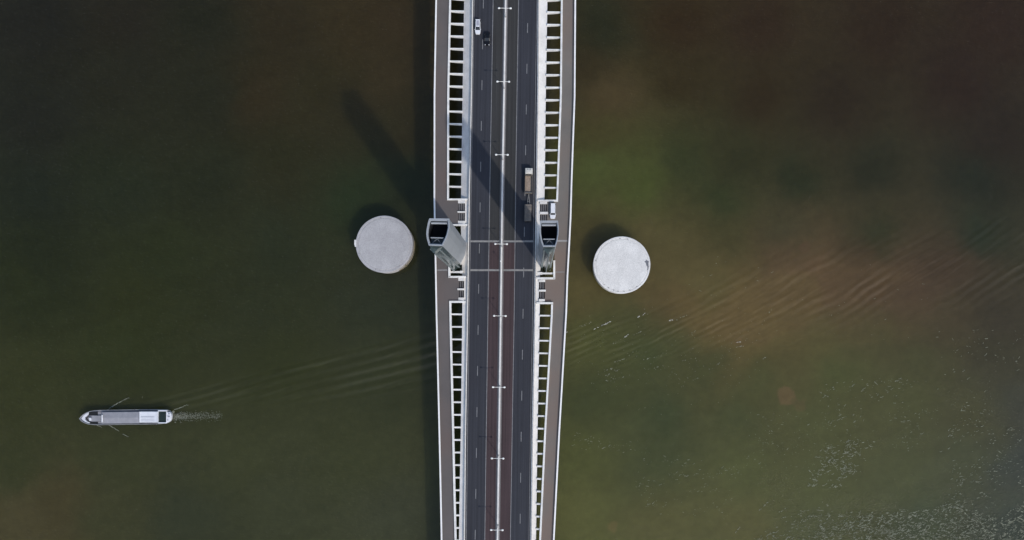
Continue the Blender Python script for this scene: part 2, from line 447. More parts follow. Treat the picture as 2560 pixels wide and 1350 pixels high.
def build_water():
    core_x = np.arange(-215, 200.01, 0.5)
    core_y = np.arange(-85, 137.01, 0.5)
    def spread(core):
        out_hi = core[-1] + np.cumsum(np.geomspace(1.0, 1500, 24))
        out_lo = core[0] - np.cumsum(np.geomspace(1.0, 1500, 24))
        return np.concatenate([out_lo[::-1], core, out_hi])
    gx, gy = spread(core_x), spread(core_y)
    X, Y = np.meshgrid(gx, gy)
    px = NX + X * FPX / CAM_Z
    py = NY - Y * FPX / CAM_Z
    cpx, cpy = np.clip(px, -60, 2620), np.clip(py, -60, 1410)
    # mud colour and painted light falloff: blend of the survey points, with the borders pushed about like drifting sediment
    wx = cpx + 85 * fbm(px, py, 200, 3, 5) + 40 * fbm(px, py, 45, 9)
    wy = cpy + 70 * fbm(px, py, 200, 5, 5) + 40 * fbm(px, py, 45, 21)
    num = np.zeros(X.shape + (3,))
    den = np.zeros(X.shape)
    for mx, my, col in MUD_SHADE:
        d2 = (wx - mx) ** 2 + (wy - my) ** 2
        k = 1.0 / (d2 + 45.0 ** 2) ** 1.6
        num += k[..., None] * srgb(col)
        den += k
    tint = num / den[..., None]
    # the fresh plume of silt below the right caisson: denser, with a ragged front
    ex = px + 44 * fbm(px, py, 70, 141, 5) + 14 * fbm(px, py, 17, 143, 3)
    ey = py + 36 * fbm(px, py, 70, 145, 5) + 12 * fbm(px, py, 17, 147, 3)
    for cx_, cy_, ra, rb, tilt, soft, col, amt in ((2290, 690, 190, 48, -0.10, 0.45, (72, 59, 48), 0.5), (2075, 712, 190, 55, -0.12, 0.35, (88, 71, 53), 0.55), (1915, 772, 138, 84, -0.25, 0.13, (93, 78, 54), 0.6), (1700, 752, 50, 46, 0.0, 0.25, (86, 73, 50), 0.45), (2140, 815, 150, 40, 0.1, 0.5, (82, 73, 50), 0.35)):
        u_, v_ = ex - cx_, (ey - cy_) - tilt * (ex - cx_)
        rr = np.sqrt((u_ / ra) ** 2 + (v_ / rb) ** 2)
        q = amt * (1 - sstep(1 - soft, 1 + soft, rr))
        tint = tint * (1 - q[..., None]) + srgb(col) * q[..., None]
    # boils of brown mud under the surface
    for bx, by, br, bc, amt in ((1964, 993, 23, (93, 79, 57), 0.95), (2001, 1012, 18, (84, 76, 53), 0.75), (2010, 618, 15, (84, 66, 52), 0.5), (1844, 856, 13, (96, 78, 56), 0.4), (1529, 1317, 14, (98, 86, 58), 0.6)):
        rr = np.hypot(px - bx, py - by) + 30 * fbm(px, py, 20, 41)
        q = amt * (1 - sstep(br - 4, br + 3, rr))
        tint = tint * (1 - q[..., None]) + srgb(bc) * q[..., None]
    tint = tint * (1 + 0.11 * fbm(px, py, 26, 61)[..., None] + 0.16 * fbm(px * 0.95 - py * 0.3, py * 3.2 + px * 1.0, 90, 63, 4)[..., None])
    tint = np.maximum(tint - np.array(VEIL), 0.002) * np.array(GAIN)
    # wakes: the barge's own, and older ones crossing on the right
    def band(a, b, v, soft):
        return sstep(a - soft, a + soft, v) * (1 - sstep(b - soft, b + soft, v))
    t = np.clip((px - 400) / 700.0, 0, 2)
    top_edge = 985 - 0.235 * (px - 400)
    low_edge = 1018 - 0.07 * (px - 400)
    m1 = sstep(-6, 14, py - top_edge) * (1 - sstep(-25, 25, py - low_edge)) * sstep(320, 440, px) * (1 - sstep(1180, 1420, px))
    slope1 = 0.27 - 0.0004 * (py - top_edge)
    u1 = py + slope1 * (px - 400) + 9 * fbm(px, py, 240, 71, 2) + 2 * fbm(px, py, 45, 73)
    sa = px * 0.97 - py * 0.25
    crest = 0.35 + 1.1 * sstep(-0.18, 0.24, fbm(sa, u1 * 5.0, 130, 75, 3))
    c1 = np.sin(2 * np.pi * u1 / 19.0)
    h = 0.20 * m1 * (0.6 * c1 + 0.4 * c1 ** 3) * crest
    h += 0.06 * m1 * np.sin(2 * np.pi * (py + 0.33 * (px - 400)) / 10.5 + 5 * fbm(px, py, 80, 72)) * sstep(-0.1, 0.2, fbm(px, py, 90, 74))
    # crossing train right of the bridge
    c2 = 870 - 0.16 * (px - 1420)
    m2 = np.exp(-((py - c2) / 62.0) ** 2) * sstep(1350, 1450, px) * (1 - sstep(1850, 2050, px))
    u2 = py + 0.38 * (px - 1420) + 0.00012 * (px - 1420) ** 2 + 12 * fbm(px, py, 90, 81) + 3 * fbm(px, py, 30, 82)
    h += 0.075 * m2 * np.sin(2 * np.pi * u2 / 15.5) * (0.15 + 1.5 * sstep(-0.18, 0.24, fbm(px * 0.93 - py * 0.36, u2 * 4.0, 80, 83, 3)))
    c3 = 800 - 0.19 * (px - 1650) + 0.00002 * (px - 1900) ** 2
    m3 = np.exp(-((py - c3) / 78.0) ** 2) * sstep(1600, 1850, px)
    u3 = py + 0.52 * (px - 1650) + 0.00006 * (px - 1650) ** 2 + 26 * fbm(px, py, 150, 91) + 6 * fbm(px, py, 40, 95)
    h += 0.12 * m3 * (1 - 0.7 * m2) * np.sin(2 * np.pi * u3 / 25.0) * (0.1 + 1.5 * sstep(-0.18, 0.24, fbm(px * 0.88 - py * 0.46, u3 * 3.0, 120, 93, 3)))
    h += 0.045 * np.maximum(m2, m3) * np.sin(2 * np.pi * (u3 + 0.12 * px) / 11.5 + 4 * fbm(px, py, 50, 97)) * sstep(-0.15, 0.15, fbm(px, py, 60, 98))
    # waves thrown off beside the hull
    for x0, y0, x1, y1, a in ((262, 1024, 335, 990, 0.16), (428, 1024, 500, 1001, 0.12), (268, 1062, 325, 1094, 0.13)):
        dx, dy = x1 - x0, y1 - y0
        L = math.hypot(dx, dy)
        s = ((px - x0) * dx + (py - y0) * dy) / L
        d = ((px - x0) * dy - (py - y0) * dx) / L
        h += a * np.exp(-(d / 3.0) ** 2) * sstep(-4, 6, s) * (1 - sstep(L * 0.5, L * 1.3, s)) * np.cos(d / 3.2)
    # light chop
    h += (0.05 + 0.05 * sstep(1300, 1500, px)) * fbm(px, py, 13, 101) * (0.4 + 0.9 * sstep(-0.1, 0.2, fbm(px, py, 240, 103)))
    h *= 1.15
    h *= ((px > -80) & (px < 2640) & (py > -80) & (py < 1430))
    # patches where the breeze roughens the surface
    n1 = fbm(px, py, 120, 111, 5)
    ruf = sstep(1150, 1330, py + 0.12 * (px - 2100) + 260 * n1) * sstep(1800, 2020, px + 160 * n1)
    ruf = np.maximum(ruf, 0.9 * np.exp(-(((px - 2100) / 95.0) ** 2 + ((py - 1160 + 0.55 * (px - 2100)) / 46.0) ** 2)) * sstep(-0.12, 0.14, fbm(px, py, 60, 117)))
    ruf = np.maximum(ruf, 0.4 * sstep(2380, 2560, px + 200 * n1) * sstep(900, 1150, py))
    n2 = fbm(px, py, 55, 131, 4)
    sp = 0.34 * sstep(960, 1120, py + 0.25 * (px - 1900) + 300 * n1) * sstep(1600, 1950, px + 200 * n1) * sstep(-0.06, 0.12, n2)
    sp = np.maximum(sp, 0.5 * m2 * sstep(0.0, 0.2, fbm(px, py, 50, 121)))
    ruf = np.maximum(ruf, sp)
    ruf = np.where(px < 1300, 0, ruf)
    ny, nx = X.shape
    co = np.stack([X, Y, h], -1).reshape(-1, 3).astype(np.float32)
    idx = np.arange(nx * ny).reshape(ny, nx)
    q = np.stack([idx[:-1, :-1], idx[:-1, 1:], idx[1:, 1:], idx[1:, :-1]], -1).reshape(-1, 4)
    me = bpy.data.meshes.new('water')
    me.vertices.add(len(co))
    me.vertices.foreach_set('co', co.ravel())
    me.loops.add(q.size)
    me.loops.foreach_set('vertex_index', q.ravel().astype(np.int32))
    me.polygons.add(len(q))
    me.polygons.foreach_set('loop_start', np.arange(0, q.size, 4, dtype=np.int32))
    me.polygons.foreach_set('loop_total', np.full(len(q), 4, dtype=np.int32))
    me.polygons.foreach_set('use_smooth', np.ones(len(q), dtype=bool))
    me.update(calc_edges=True)
    a = me.attributes.new('mud_shade', 'FLOAT_COLOR', 'POINT')  # silt colour with the light falloff painted in
    rgba = np.concatenate([tint.reshape(-1, 3), np.ones((nx * ny, 1))], 1).astype(np.float32)
    a.data.foreach_set('color', rgba.ravel())
    a = me.attributes.new('breeze', 'FLOAT', 'POINT')
    a.data.foreach_set('value', ruf.ravel().astype(np.float32))
    o = bpy.data.objects.new('water', me)
    C.objects.link(o)
    structure(o)
    m, n, l, b = new_mat('river_water')
    at = n.new('ShaderNodeAttribute')
    at.attribute_name = 'mud_shade'
    br = n.new('ShaderNodeAttribute')
    br.attribute_name = 'breeze'
    pos = n.new('ShaderNodeNewGeometry').outputs['Position']
    cl = noise_tex(n, l, pos, 0.35, 5, 0.65)
    gain = n.new('ShaderNodeVectorMath')
    gain.operation = 'SCALE'
    l.new(at.outputs['Color'], gain.inputs[0])
    l.new(math_node(n, l, 'MULTIPLY', ramp(n, l, cl, 0.2, 0.8), 1.0), gain.inputs['Scale'])
    mr = n.new('ShaderNodeMapRange')
    mr.inputs[1].default_value, mr.inputs[2].default_value = 0.2, 0.8
    mr.inputs[3].default_value, mr.inputs[4].default_value = 0.86, 1.14
    l.new(cl, mr.inputs[0])
    l.new(mr.outputs[0], gain.inputs['Scale'])
    l.new(gain.outputs[0], b.inputs['Base Color'])
    b.inputs['IOR'].default_value = 1.333
    b.inputs['Specular IOR Level'].default_value = 0.5
    b.inputs['Roughness'].default_value = 0.13
    b.subsurface_method = 'RANDOM_WALK_SKIN' if False else 'BURLEY'
    b.inputs['Subsurface Weight'].default_value = 0.8
    b.inputs['Subsurface Radius'].default_value = (1.0, 1.0, 0.8)
    b.inputs['Subsurface Scale'].default_value = 12.0
    # wind ripples: short crests, stronger where the breeze touches
    mp = n.new('ShaderNodeMapping')
    mp.inputs['Rotation'].default_value = (0, 0, R(28))
    mp.inputs['Scale'].default_value = (0.8, 1.5, 1)
    l.new(pos, mp.inputs['Vector'])
    rip = noise_tex(n, l, mp.outputs[0], 1.5, 2, 0.5)
    soft = noise_tex(n, l, mp.outputs[0], 0.7, 3, 0.6)
    thr = math_node(n, l, 'SUBTRACT', 0.66, math_node(n, l, 'MULTIPLY', br.outputs['Fac'], 0.20))
    peak = math_node(n, l, 'MAXIMUM', math_node(n, l, 'SUBTRACT', rip, thr), 0.0)
    hgt = math_node(n, l, 'ADD', math_node(n, l, 'MULTIPLY', peak, 0.9), math_node(n, l, 'MULTIPLY', soft, 0.05))
    bn = n.new('ShaderNodeBump')
    bn.inputs['Distance'].default_value = 1.0
    l.new(hgt, bn.inputs['Height'])
    l.new(bn.outputs[0], b.inputs['Normal'])
    me.materials.append(m)
    return o
build_water()

# ------------------------------------------------------------------ the bridge: road, footpaths, girders
ALL = ys_between(Y0, Y1, 30, (497, 500, 560, 603, 659, 694, 752))
mb = MB(); ribbon(mb, ALL, plus(bar_l, 1.0), plus(bar_r, -1.0), 0, 0, 0.22)
road = structure(mb.build('road', 'asphalt'))
def sheet(name, ys, xl, xr, h, material, parent):
    q = MB(); ribbon(q, ys, xl, xr, h, h, 0.003)
    return q.build(name, material, parent)
N_IN = ys_between(Y0, 601, 30)
S_IN = ys_between(606.5, Y1, 30)
for fl, fr in ((solid_l, plus(median, -4.5)), (plus(median, 4.5), solid_r)):
    sheet('inner_lane', N_IN, fl, fr, 0.004, 'asphalt_mid', road)
    sheet('red_lane', S_IN, fl, fr, 0.004, 'red_lane', road)
for f, wd in ((edge_l, 1.3), (solid_l, 1.6), (plus(median, -5.3), 0.9), (plus(median, 5.3), 0.9), (solid_r, 1.6), (edge_r, 1.3)):
    sheet('solid_line', ALL, plus(f, -wd / 2), plus(f, wd / 2), 0.009, 'paint', road)
def dashes(f, starts):
    q = MB()
    for y in starts:
        ribbon(q, [y, y + 12, y + 24.5], plus(f, -0.8), plus(f, 0.8), 0.009, 0.009, 0.004, skew=False)
    return q.build('dashed_line', 'paint', road)
dashes(dash_l, [-207, -105, -3.5, 98.7, 200.5, 302.5, 404.5, 506.3, 609, 710, 812.5, 915, 1018, 1120, 1222.5, 1324.5, 1427])
dashes(dash_r, [-248, -146, -44, 57.8, 159.5, 261.5, 363.5, 465.5, 567, 669, 772, 874.5, 977, 1079.5, 1182, 1284.5, 1387])
for y0, y1 in ((603.3, 604.5), (675.4, 676.4)):
    for (xa, xb) in ((1176, 1249.5), (1257.5, 1333)):
        q = MB(); pbox(q, xa, xb, y0 - 2.3, y0 + 2.3, 0.018, 0.03); q.build('expansion_joint', 'joint', road)

def footpath(name, material, outer, parts, inward):
    q = MB()
    for ya, yb, f in parts:
        ribbon(q, ys_between(ya, yb, 30), *((outer, f) if inward > 0 else (f, outer)), 0.0, 0.0, 0.4)
    o = structure(q.build(name, material))
    return o
fl = footpath('footpath', 'path_l', outer_l, [(Y0, 498, plus(inner_ln, 1)), (498, 562, const(1145.5)), (562, 658, const(1122)), (658, 692, const(1122.5)), (692, 754, const(1147.5)), (754, Y1, plus(inner_ls, 1))], 1)
fr = footpath('footpath', 'path_r', outer_r, [(Y0, 499, plus(inner_rn, 3.5)), (499, 555, const(1367.5)), (555, 694, const(1386)), (694, 755, const(1362)), (755, Y1, plus(inner_rs, 3.5))], -1)
for par, (xa, xb, ya, yb) in ((fl, (1093, 1118.5, 673.4, 676.8)), (fr, (1393, 1419, 600, 604.2)), (fr, (1389.5, 1411.5, 679, 681.2))):
    q = MB(); pbox(q, xa, xb, ya, yb, 0.02, 0.02); q.build('expansion_joint', 'grey_concrete' if par is fr and ya < 650 else 'joint', par)
q = MB(); pbox(q, 1363, 1377, 749, 754, 0.03, 0.02); q.build('hatch_cover', mat('rusty_hatch', (0.085, 0.06, 0.055), 0.8), fr)

bridge = thing('bridge', 'long pale road bridge across the green river with open ladder edges', 'bridge', P(1255, 640, -2.5))
mb = MB(); ribbon(mb, ALL, plus(bar_l, 1.4), plus(bar_r, -1.4), -0.235, -0.235, 2.2); mb.build('deck_girder', 'soffit', bridge)
def left_band(y):
    if 498 <= y <= 561: return 1162.4
    if 693 <= y <= 753: return 1160.2
    return band_l(y)
def right_band(y):
    if 499 <= y <= 556: return 1349.5
    if 695 <= y <= 756: return 1347.0
    return band_r(y)
for ya, yb in ((Y0, 497.9), (498, 561), (561.1, 692.9), (693, 753), (753.1, Y1)):
    mid = (498, 693)
    drop = -0.02 if ya in mid else (-1.25 if ya < 600 else -0.4)
    q = MB(); ribbon(q, ys_between(ya, yb, 30), left_band, plus(bar_l, -1.9), drop, -0.02, bottom=-2.0); q.build('edge_girder', 'shaded_concrete' if ya < 400 else 'white_concrete', bridge)
for ya, yb in ((Y0, 498.9), (499, 556), (556.1, 694.9), (695, 756), (756.1, Y1)):
    drop = -0.02 if ya in (499, 695) else -0.75
    q = MB(); ribbon(q, ys_between(ya, yb, 30), plus(bar_r, 1.9), right_band, -0.02, drop, bottom=-2.0); q.build('edge_girder', 'white_concrete', bridge)
# crossbeams carrying the footpaths: deep at the girder, shallow at the path
def crossbeam(x_in, x_out, y, t=1.75):
    q = MB()
    xs = [x_in + (x_out - x_in) * k for k in (0.0, 0.16, 0.55, 1.0)]
    loops = []
    for x, dep, ww in zip(xs, (1.35, 1.3, 1.05, 0.55), (1.12, 1.0, 1.0, 1.0)):
        yc = sk(x, y)
        a, b = P(x, yc + t * ww, -0.12), P(x, yc - t * ww, -0.12)
        loops.append([a, b, b - Vector((0, 0, dep)), a - Vector((0, 0, dep))])
    q.loft(loops)
    q.build('crossbeam', 'white_paint', bridge)
for k in range(1, 20):
    y = 499.6 - 31.35 * k
    crossbeam(band_l(y), inner_ln(y) + 4.3, y)
    crossbeam(band_r(y), inner_rn(y) + 0.4, y - 1.0)
for k in range(1, 24):
    y = 756 + 31.43 * k
    crossbeam(band_l(y), inner_ls(y) + 4.8, y, 1.9)
    crossbeam(band_r(y), inner_rs(y) + 0.3, y, 1.9)
# bracket beams beside the towers
for x0, xm, x1, y in ((1157, 1150, 1125, 680), (1341.5, 1356, 1384, 683.4)):
    q = MB()
    for xa, xb, t in ((x0, xm, 3.2), (xm, x1, 2.1)):
        pbox(q, min(xa, xb), max(xa, xb), y - t, y + t, -0.02 if t > 3 else -0.08, 1.0)
    q.build('bracket_beam', 'white_paint', bridge)
# recessed slatted bays and little flights of steps by the towers
def bay(x0, x1, y0, y1, side, slats=3):
    q = MB(); pbox(q, x0 - 0.4, x1 + 0.4, y0 - 0.4, y1 + 0.4, -0.55, 0.4)
    f = q.build('slatted_bay', 'dark_slat', bridge)
    wd = (x1 - x0)
    q = MB()
    for k in range(slats):
        xc = x0 + wd * (k + 0.75) / (slats + 0.5)
        pbox(q, xc - wd * 0.085, xc + wd * 0.085, y0, y1, -0.18, 0.12)
    q.build('slat', 'grey_slat', f)
def steps(x0, x1, y0, y1, rise):
    q = MB()
    n = 6
    for k in range(n):
        a, b = x0 + (x1 - x0) * k / n, x0 + (x1 - x0) * (k + 1) / n
        pbox(q, a + 0.12, b - 0.05, y0, y1, 0.05 + (rise * k / n if rise > 0 else -rise * (n - k) / n), 0.5)
    q.build('steps', 'white_concrete', bridge)
bay(1144.5, 1162, 508.5, 527, 1); bay(1144.5, 1162, 532, 551.5, 1)
bay(1147.2, 1159.6, 703, 720, 1, 2); bay(1147.2, 1159.6, 726, 743.5, 1, 2)
bay(1350, 1367.5, 511, 528.5, -1); bay(1350, 1367.5, 536.5, 552.5, -1)
bay(1347.3, 1362, 706, 722.5, -1, 2); bay(1347.3, 1362, 730, 746.5, -1, 2)
steps(1145, 1162.3, 500.5, 508, 0.5); steps(1145, 1162.3, 552, 560, 0.5)
steps(1146, 1160, 694.5, 702, 0.5); steps(1146, 1160, 744, 751.5, 0.5)
steps(1349.6, 1368, 504.5, 510, -0.5); steps(1347.2, 1363, 699, 705, -0.5); steps(1347.2, 1362, 747.5, 754, -0.5)
for x0, x1, y0, y1 in ((1143.5, 1162.3, 527.8, 531.3), (1143.3, 1160.1, 720.8, 725.2), (1349.6, 1370, 529.3, 535.2), (1347.1, 1364.5, 724, 728.7)):
    q = MB(); pbox(q, x0, x1, y0, y1, 0.35, 1.0); q.build('divider', 'white_concrete', bridge, bevel=0.04)

# ------------------------------------------------------------------ parapets, railings, barriers
def parapet(label, pieces):
    q = MB()
    for pc in pieces:
        if pc[0] == 'run':
            _, ya, yb, f, wd = pc
            ribbon(q, ys_between(ya, yb, 30), f, plus(f, wd), 0.55, 0.55, 1.15)
        else:
            _, x0, x1, y0, y1 = pc
            pbox(q, x0, x1, y0, y1, 0.565, 1.2)
    return tag(q.build('parapet', 'white_paint', origin=q.v[0], bevel=0.03), label, 'parapet', 'white parapets along the inner edge of the footpaths')
parapet('white parapet beside the upper left footpath with black openings behind it', [('run', Y0, 498, inner_ln, 4.5), ('bar', 1117.6, 1168.8, 496.2, 500.2)])
parapet('white parapet beside the lower left footpath, tapering towards the road', [('run', 756, 1500, inner_ls, 4.9), ('bar', 1122.8, 1164.6, 752, 756.8)])
parapet('white parapet beside the upper right footpath above the parked white van', [('run', Y0, 500, inner_rn, 4.6), ('bar', 1343.8, 1395.2, 499.2, 503.8)])
parapet('white parapet beside the lower right footpath, tapering towards the road', [('run', 759, 1500, inner_rs, 4.6), ('bar', 1341, 1382.8, 755.2, 760)])
parapet('short L shaped white parapet just below the left tower', [('bar', 1120.6, 1125.9, 657, 694), ('bar', 1121, 1165, 689.8, 694.2)])
parapet('short L shaped white parapet just below the right tower', [('bar', 1383.2, 1388, 651, 698), ('bar', 1340.3, 1386.3, 693.2, 698.2)])
q = MB(); pbox(q, 1132, 1168.5, 560, 564, 0.56, 1.2)
tag(q.build('parapet', 'white_paint', origin=q.v[0], bevel=0.03), 'straight white parapet bar between the left tower and its upper slatted bays', 'parapet', 'white parapets along the inner edge of the footpaths')

def outer_rail(label, f, s):
    t = thing('railing', label, 'railing', P(f(640), 640), 'white railings along the outer edges of the bridge')
    q = MB(); ribbon(q, ALL, plus(f, -2.0), plus(f, 2.0), 0.16, 0.16, 0.9); q.build('kerb', 'white_concrete', t)
    for hh in (0.42, 0.68):
        q = MB(); ribbon(q, ALL, plus(f, -0.2), plus(f, 0.2), hh, hh, 0.05); q.build('rail', 'white_paint', t)
    q = MB(); ribbon(q, ALL, plus(f, -1.8), plus(f, 1.8), 1.0, 1.0, 0.13); q.build('handrail', 'rail_white', t)
    q = MB()
    for y in ys_between(Y0, Y1, 13):
        x = f(y)
        pbox(q, x - 0.5, x + 0.5, sk(x, y) - 0.5, sk(x, y) + 0.5, 0.9, 0.75)
    q.build('post', 'white_paint', t)['kind'] = 'stuff'
    return t
outer_rail('white outer railing on the left side of the bridge, over its shadow on the river', outer_l, -1)
outer_rail('white outer railing on the right side of the bridge, over the sunlit river', outer_r, 1)

def crash_barrier(label, f, s):
    t = thing('crash_barrier', label, 'barrier', P(f(640), 640), 'white barriers along both edges of the road')
    q = MB(); ribbon(q, ALL, plus(f, -1.8), plus(f, 1.8), 0.5, 0.5, 0.55); q.build('wall', 'white_concrete', t, bevel=0.05)
    q = MB(); ribbon(q, ALL, plus(f, -s * 0.9 - 0.45), plus(f, -s * 0.9 + 0.45), 0.95, 0.95, 0.1); q.build('rail', 'grey_slat', t)
    q = MB()
    for y in ys_between(Y0, Y1, 15.7):
        x = f(y) - s * 0.9
        pbox(q, x - 0.4, x + 0.4, sk(x, y) - 0.4, sk(x, y) + 0.4, 0.86, 0.4)
    q.build('post', 'grey_slat', t)['kind'] = 'stuff'
    return t
crash_barrier('white roadside barrier along the left edge of the carriageway beside the white car', bar_l, 1)
crash_barrier('white roadside barrier along the right edge of the carriageway beside the truck', bar_r, -1)

t = thing('median_barrier', 'pale central barrier dividing the two carriageways under the street lamps', 'barrier', P(median(640), 640))
q = MB(); ribbon(q, ALL, plus(median, -4.0), plus(median, 4.0), 0.16, 0.16, 0.17); q.build('kerb', 'median_concrete', t)
q = MB(); ribbon(q, ALL, plus(median, -1.9), plus(median, 1.9), 0.82, 0.82, 0.7); q.build('wall', 'white_concrete', t, bevel=0.06)
for s in (-1, 1):
    q = MB(); ribbon(q, ALL, plus(median, s * 3.2 - 0.3), plus(median, s * 3.2 + 0.3), 0.5, 0.5, 0.12); q.build('guard_rail', 'grey_concrete', t)

# ------------------------------------------------------------------ the two towers
def smooth_loop(pts, n=4):
    """Chaikin-free refinement: keeps corners given twice, rounds the rest."""
    return pts
def tower(label, body, nose, lean):
    cx = sum(p[0] for p in body) / len(body)
    cy = sum(p[1] for p in body) / len(body)
    base = P(cx, cy)
    t = thing('bridge_tower', label, 'tower', (base.x, base.y, 0))
    H = 53.0
    z0 = base.z
    def ring(pts, z, grow=1.0):
        c = Vector((base.x, base.y))
        out = []
        for x, y in pts:
            p = P(x, y)
            out.append(Vector((c.x + (p.x - c.x) * grow, c.y + (p.y - c.y) * grow, z)))
        return out
    top = z0 + H
    q = MB()
    outer = [ring(body, -3, 1.0)] + [ring(body, z0 + H * k / 12, 1.0) for k in range(13)]
    inner_t, inner_b = ring(body, top, 0.86), ring(body, top - 7.0, 0.86)
    q.loft(outer + [inner_t, inner_b], True, False)
    q.build('shaft', 'tower', t)
    q = MB(); q.loft([ring(body, top - 7.2, 0.855), ring(body, top - 6.9, 0.855)]); q.build('shaft_shade_floor', 'tower_dark', t)
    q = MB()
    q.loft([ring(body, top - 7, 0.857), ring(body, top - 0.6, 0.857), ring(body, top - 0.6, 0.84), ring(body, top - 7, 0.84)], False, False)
    q.build('shaft_shade_lining', 'tower_dark', t)
    q = MB()
    q.loft([ring(body, top - 0.4, 1.02), ring(body, top + 0.35, 1.02), ring(body, top + 0.35, 0.93), ring(body, top + 0.003, 0.93), ring(body, top + 0.003, 0.985)], False, False)
    q.build('coping', 'tower_rim', t)
    def at(fx, fy, z):                                # fx, fy: 0..1 across and along the opening
        n_l, n_r, s_r, s_l = body[0], body[1], body[6], body[7]
        xa = n_l[0] + (n_r[0] - n_l[0]) * fx
        xb = s_l[0] + (s_r[0] - s_l[0]) * fx
        ya = n_l[1] + (n_r[1] - n_l[1]) * fx
        yb = s_l[1] + (s_r[1] - s_l[1]) * fx
        p = P(xa + (xb - xa) * fy, ya + (yb - ya) * fy)
        return Vector((p.x, p.y, z))
    for fy in (0.145, 0.70):
        q = MB(); q.tube([at(0.08, fy, top - 0.6), at(0.92, fy, top - 0.6)], 0.3 if fy < 0.5 else 0.16, 8)
        q.build('crossbar', 'tower_rim', t)
    q = MB()
    fl_ = [at(0.08, 0.70, top - 1.7), at(0.92, 0.70, top - 1.7), at(0.9, 0.93, top - 1.7), at(0.1, 0.93, top - 1.7)]
    q.loft([[p - Vector((0, 0, 0.3)) for p in fl_], fl_]); q.build('inner_roof', 'inner_roof', t)
    q = MB()
    q.tube([at(0.14, 0.93, top - 1.0), at(0.48, 0.74, top - 1.0)], 0.13, 8)
    q.tube([at(0.86, 0.93, top - 1.0), at(0.52, 0.74, top - 1.0)], 0.13, 8)
    q.build('brace', 'tower_brace', t)
    # glazed nose towards the bottom of the photo, a little lower than the shaft
    nz = top - 1.6
    q = MB()
    lo = [ring(nose, -3)] + [ring(nose, z0 + (H - 1.6) * k / 10) for k in range(11)]
    q.loft(lo, True, True)
    ns = q.build('nose', 'tower_glass', t)
    q = MB()
    tip = ring(nose, nz + 0.02)
    mid = sum(tip, Vector()) / len(tip)
    ridge = [mid + (p - mid) * 0.35 + Vector((0, 0, 0.35)) for p in tip]
    q.loft([[p + Vector((0, 0, 0.02)) for p in tip], ridge], True, True)
    q.build('nose_roof', 'nose_roof', t)
    # metal fins running down the nose
    for k in range(1, len(nose) - 1):
        p = ring(nose, 0)[k]
        nrm = Vector((p.x - mid.x, p.y - mid.y, 0)).normalized()
        sd = Vector((-nrm.y, nrm.x, 0))
        if k % 2 == 0:
            continue
        wd = 0.17
        lp = []
        for z in (-2.5, z0 + 2, z0 + H * 0.5, nz - 0.4):
            c = Vector((p.x, p.y, z))
            fl_ = 0.55 if z < z0 + 1 else (0.5 if z < z0 + 3 else 0.24)
            lp.append([c - sd * wd - nrm * 0.1, c + sd * wd - nrm * 0.1, c + sd * wd * 0.6 + nrm * fl_, c - sd * wd * 0.6 + nrm * fl_])
        q = MB(); q.loft(lp); q.build('fin', 'tower_fin', t)
    # plinth at deck level
    q = MB()
    q.loft([ring(body, z0 - 2.2, 1.02), ring(body, z0 + 0.3, 1.025), ring(body, z0 + 0.7, 1.005)], True, False)
    q.build('plinth', 'white_concrete', t)
    return t
tower('tall panel clad bridge tower on the left, its sunlit side towards the road',
      [(1126.1, 606.6), (1165.4, 607), (1166.0, 623), (1162.5, 638.4), (1159.3, 646), (1156.2, 652.5), (1152, 660.5), (1125.2, 659.5), (1121.6, 647), (1120.4, 638), (1121, 628), (1123, 617)],
      [(1125.6, 659.4), (1127, 666), (1131, 672.4), (1136.2, 675.8), (1141, 673), (1146, 668), (1151.4, 660.6)], 0)
tower('tall bridge tower on the right, its dark side towards the road, below the parked van',
      [(1347.6, 611), (1382.6, 611), (1384.2, 626), (1383.6, 638), (1382.2, 647), (1380.4, 655), (1378, 662), (1353.2, 662), (1350.4, 655), (1348.2, 646), (1346.5, 636), (1346, 624)],
      [(1353.6, 662), (1356, 668.4), (1360, 673.6), (1365.4, 677), (1370.6, 674), (1374.6, 668.6), (1377.6, 662)], 0)

# ------------------------------------------------------------------ the two round caissons
def caisson(label, px, py, r_px, ztop, material, extras):
    c = W(px, py, ztop)
    r = r_px * (CAM_Z - ztop) / FPX
    t = thing('caisson', label, 'caisson', (c.x, c.y, 0), 'round concrete caissons in the river')
    def circ(rad, z, n=96, wob=0.0):
        return [Vector((c.x + rad * math.cos(2 * math.pi * i / n) * (1 + wob * mnoise.noise((math.cos(6.283 * i / n) * 4, math.sin(6.283 * i / n) * 4, z))),
                        c.y + rad * math.sin(2 * math.pi * i / n) * (1 + wob * mnoise.noise((math.cos(6.283 * i / n) * 4, math.sin(6.283 * i / n) * 4, z))), z)) for i in range(n)]
    q = MB()
    q.loft([circ(r * 0.97, -3), circ(r * 0.97, ztop - 1.3), circ(r * 0.992, ztop - 1.2, wob=0.004), circ(r, ztop - 0.15, wob=0.006), circ(r * 0.992, ztop - 0.02, wob=0.006),
            circ(r * 0.935, ztop, wob=0.004), circ(r * 0.93, ztop - 0.1, wob=0.006), circ(r * 0.905, ztop - 0.1, wob=0.006), circ(r * 0.895, ztop + 0.02, wob=0.006), circ(r * 0.5, ztop + 0.05), circ(r * 0.05, ztop + 0.08)])
    q.build('body', material, t, smooth=False)
    return t, c, r
t, c, r = caisson('grey round concrete caisson left of the bridge', 960.5, 610.5, 71.5, 6.75, 'caisson_l', 0)
q = MB(); q.box((c.x - r * 1.01, c.y + 0.6, 6.5), (0.7, 1.9, 0.9)); q.box((c.x - r * 1.0, c.y - 0.6, 6.6), (0.5, 0.6, 0.8)); q.build('bracket', 'white_concrete', t, bevel=0.06)
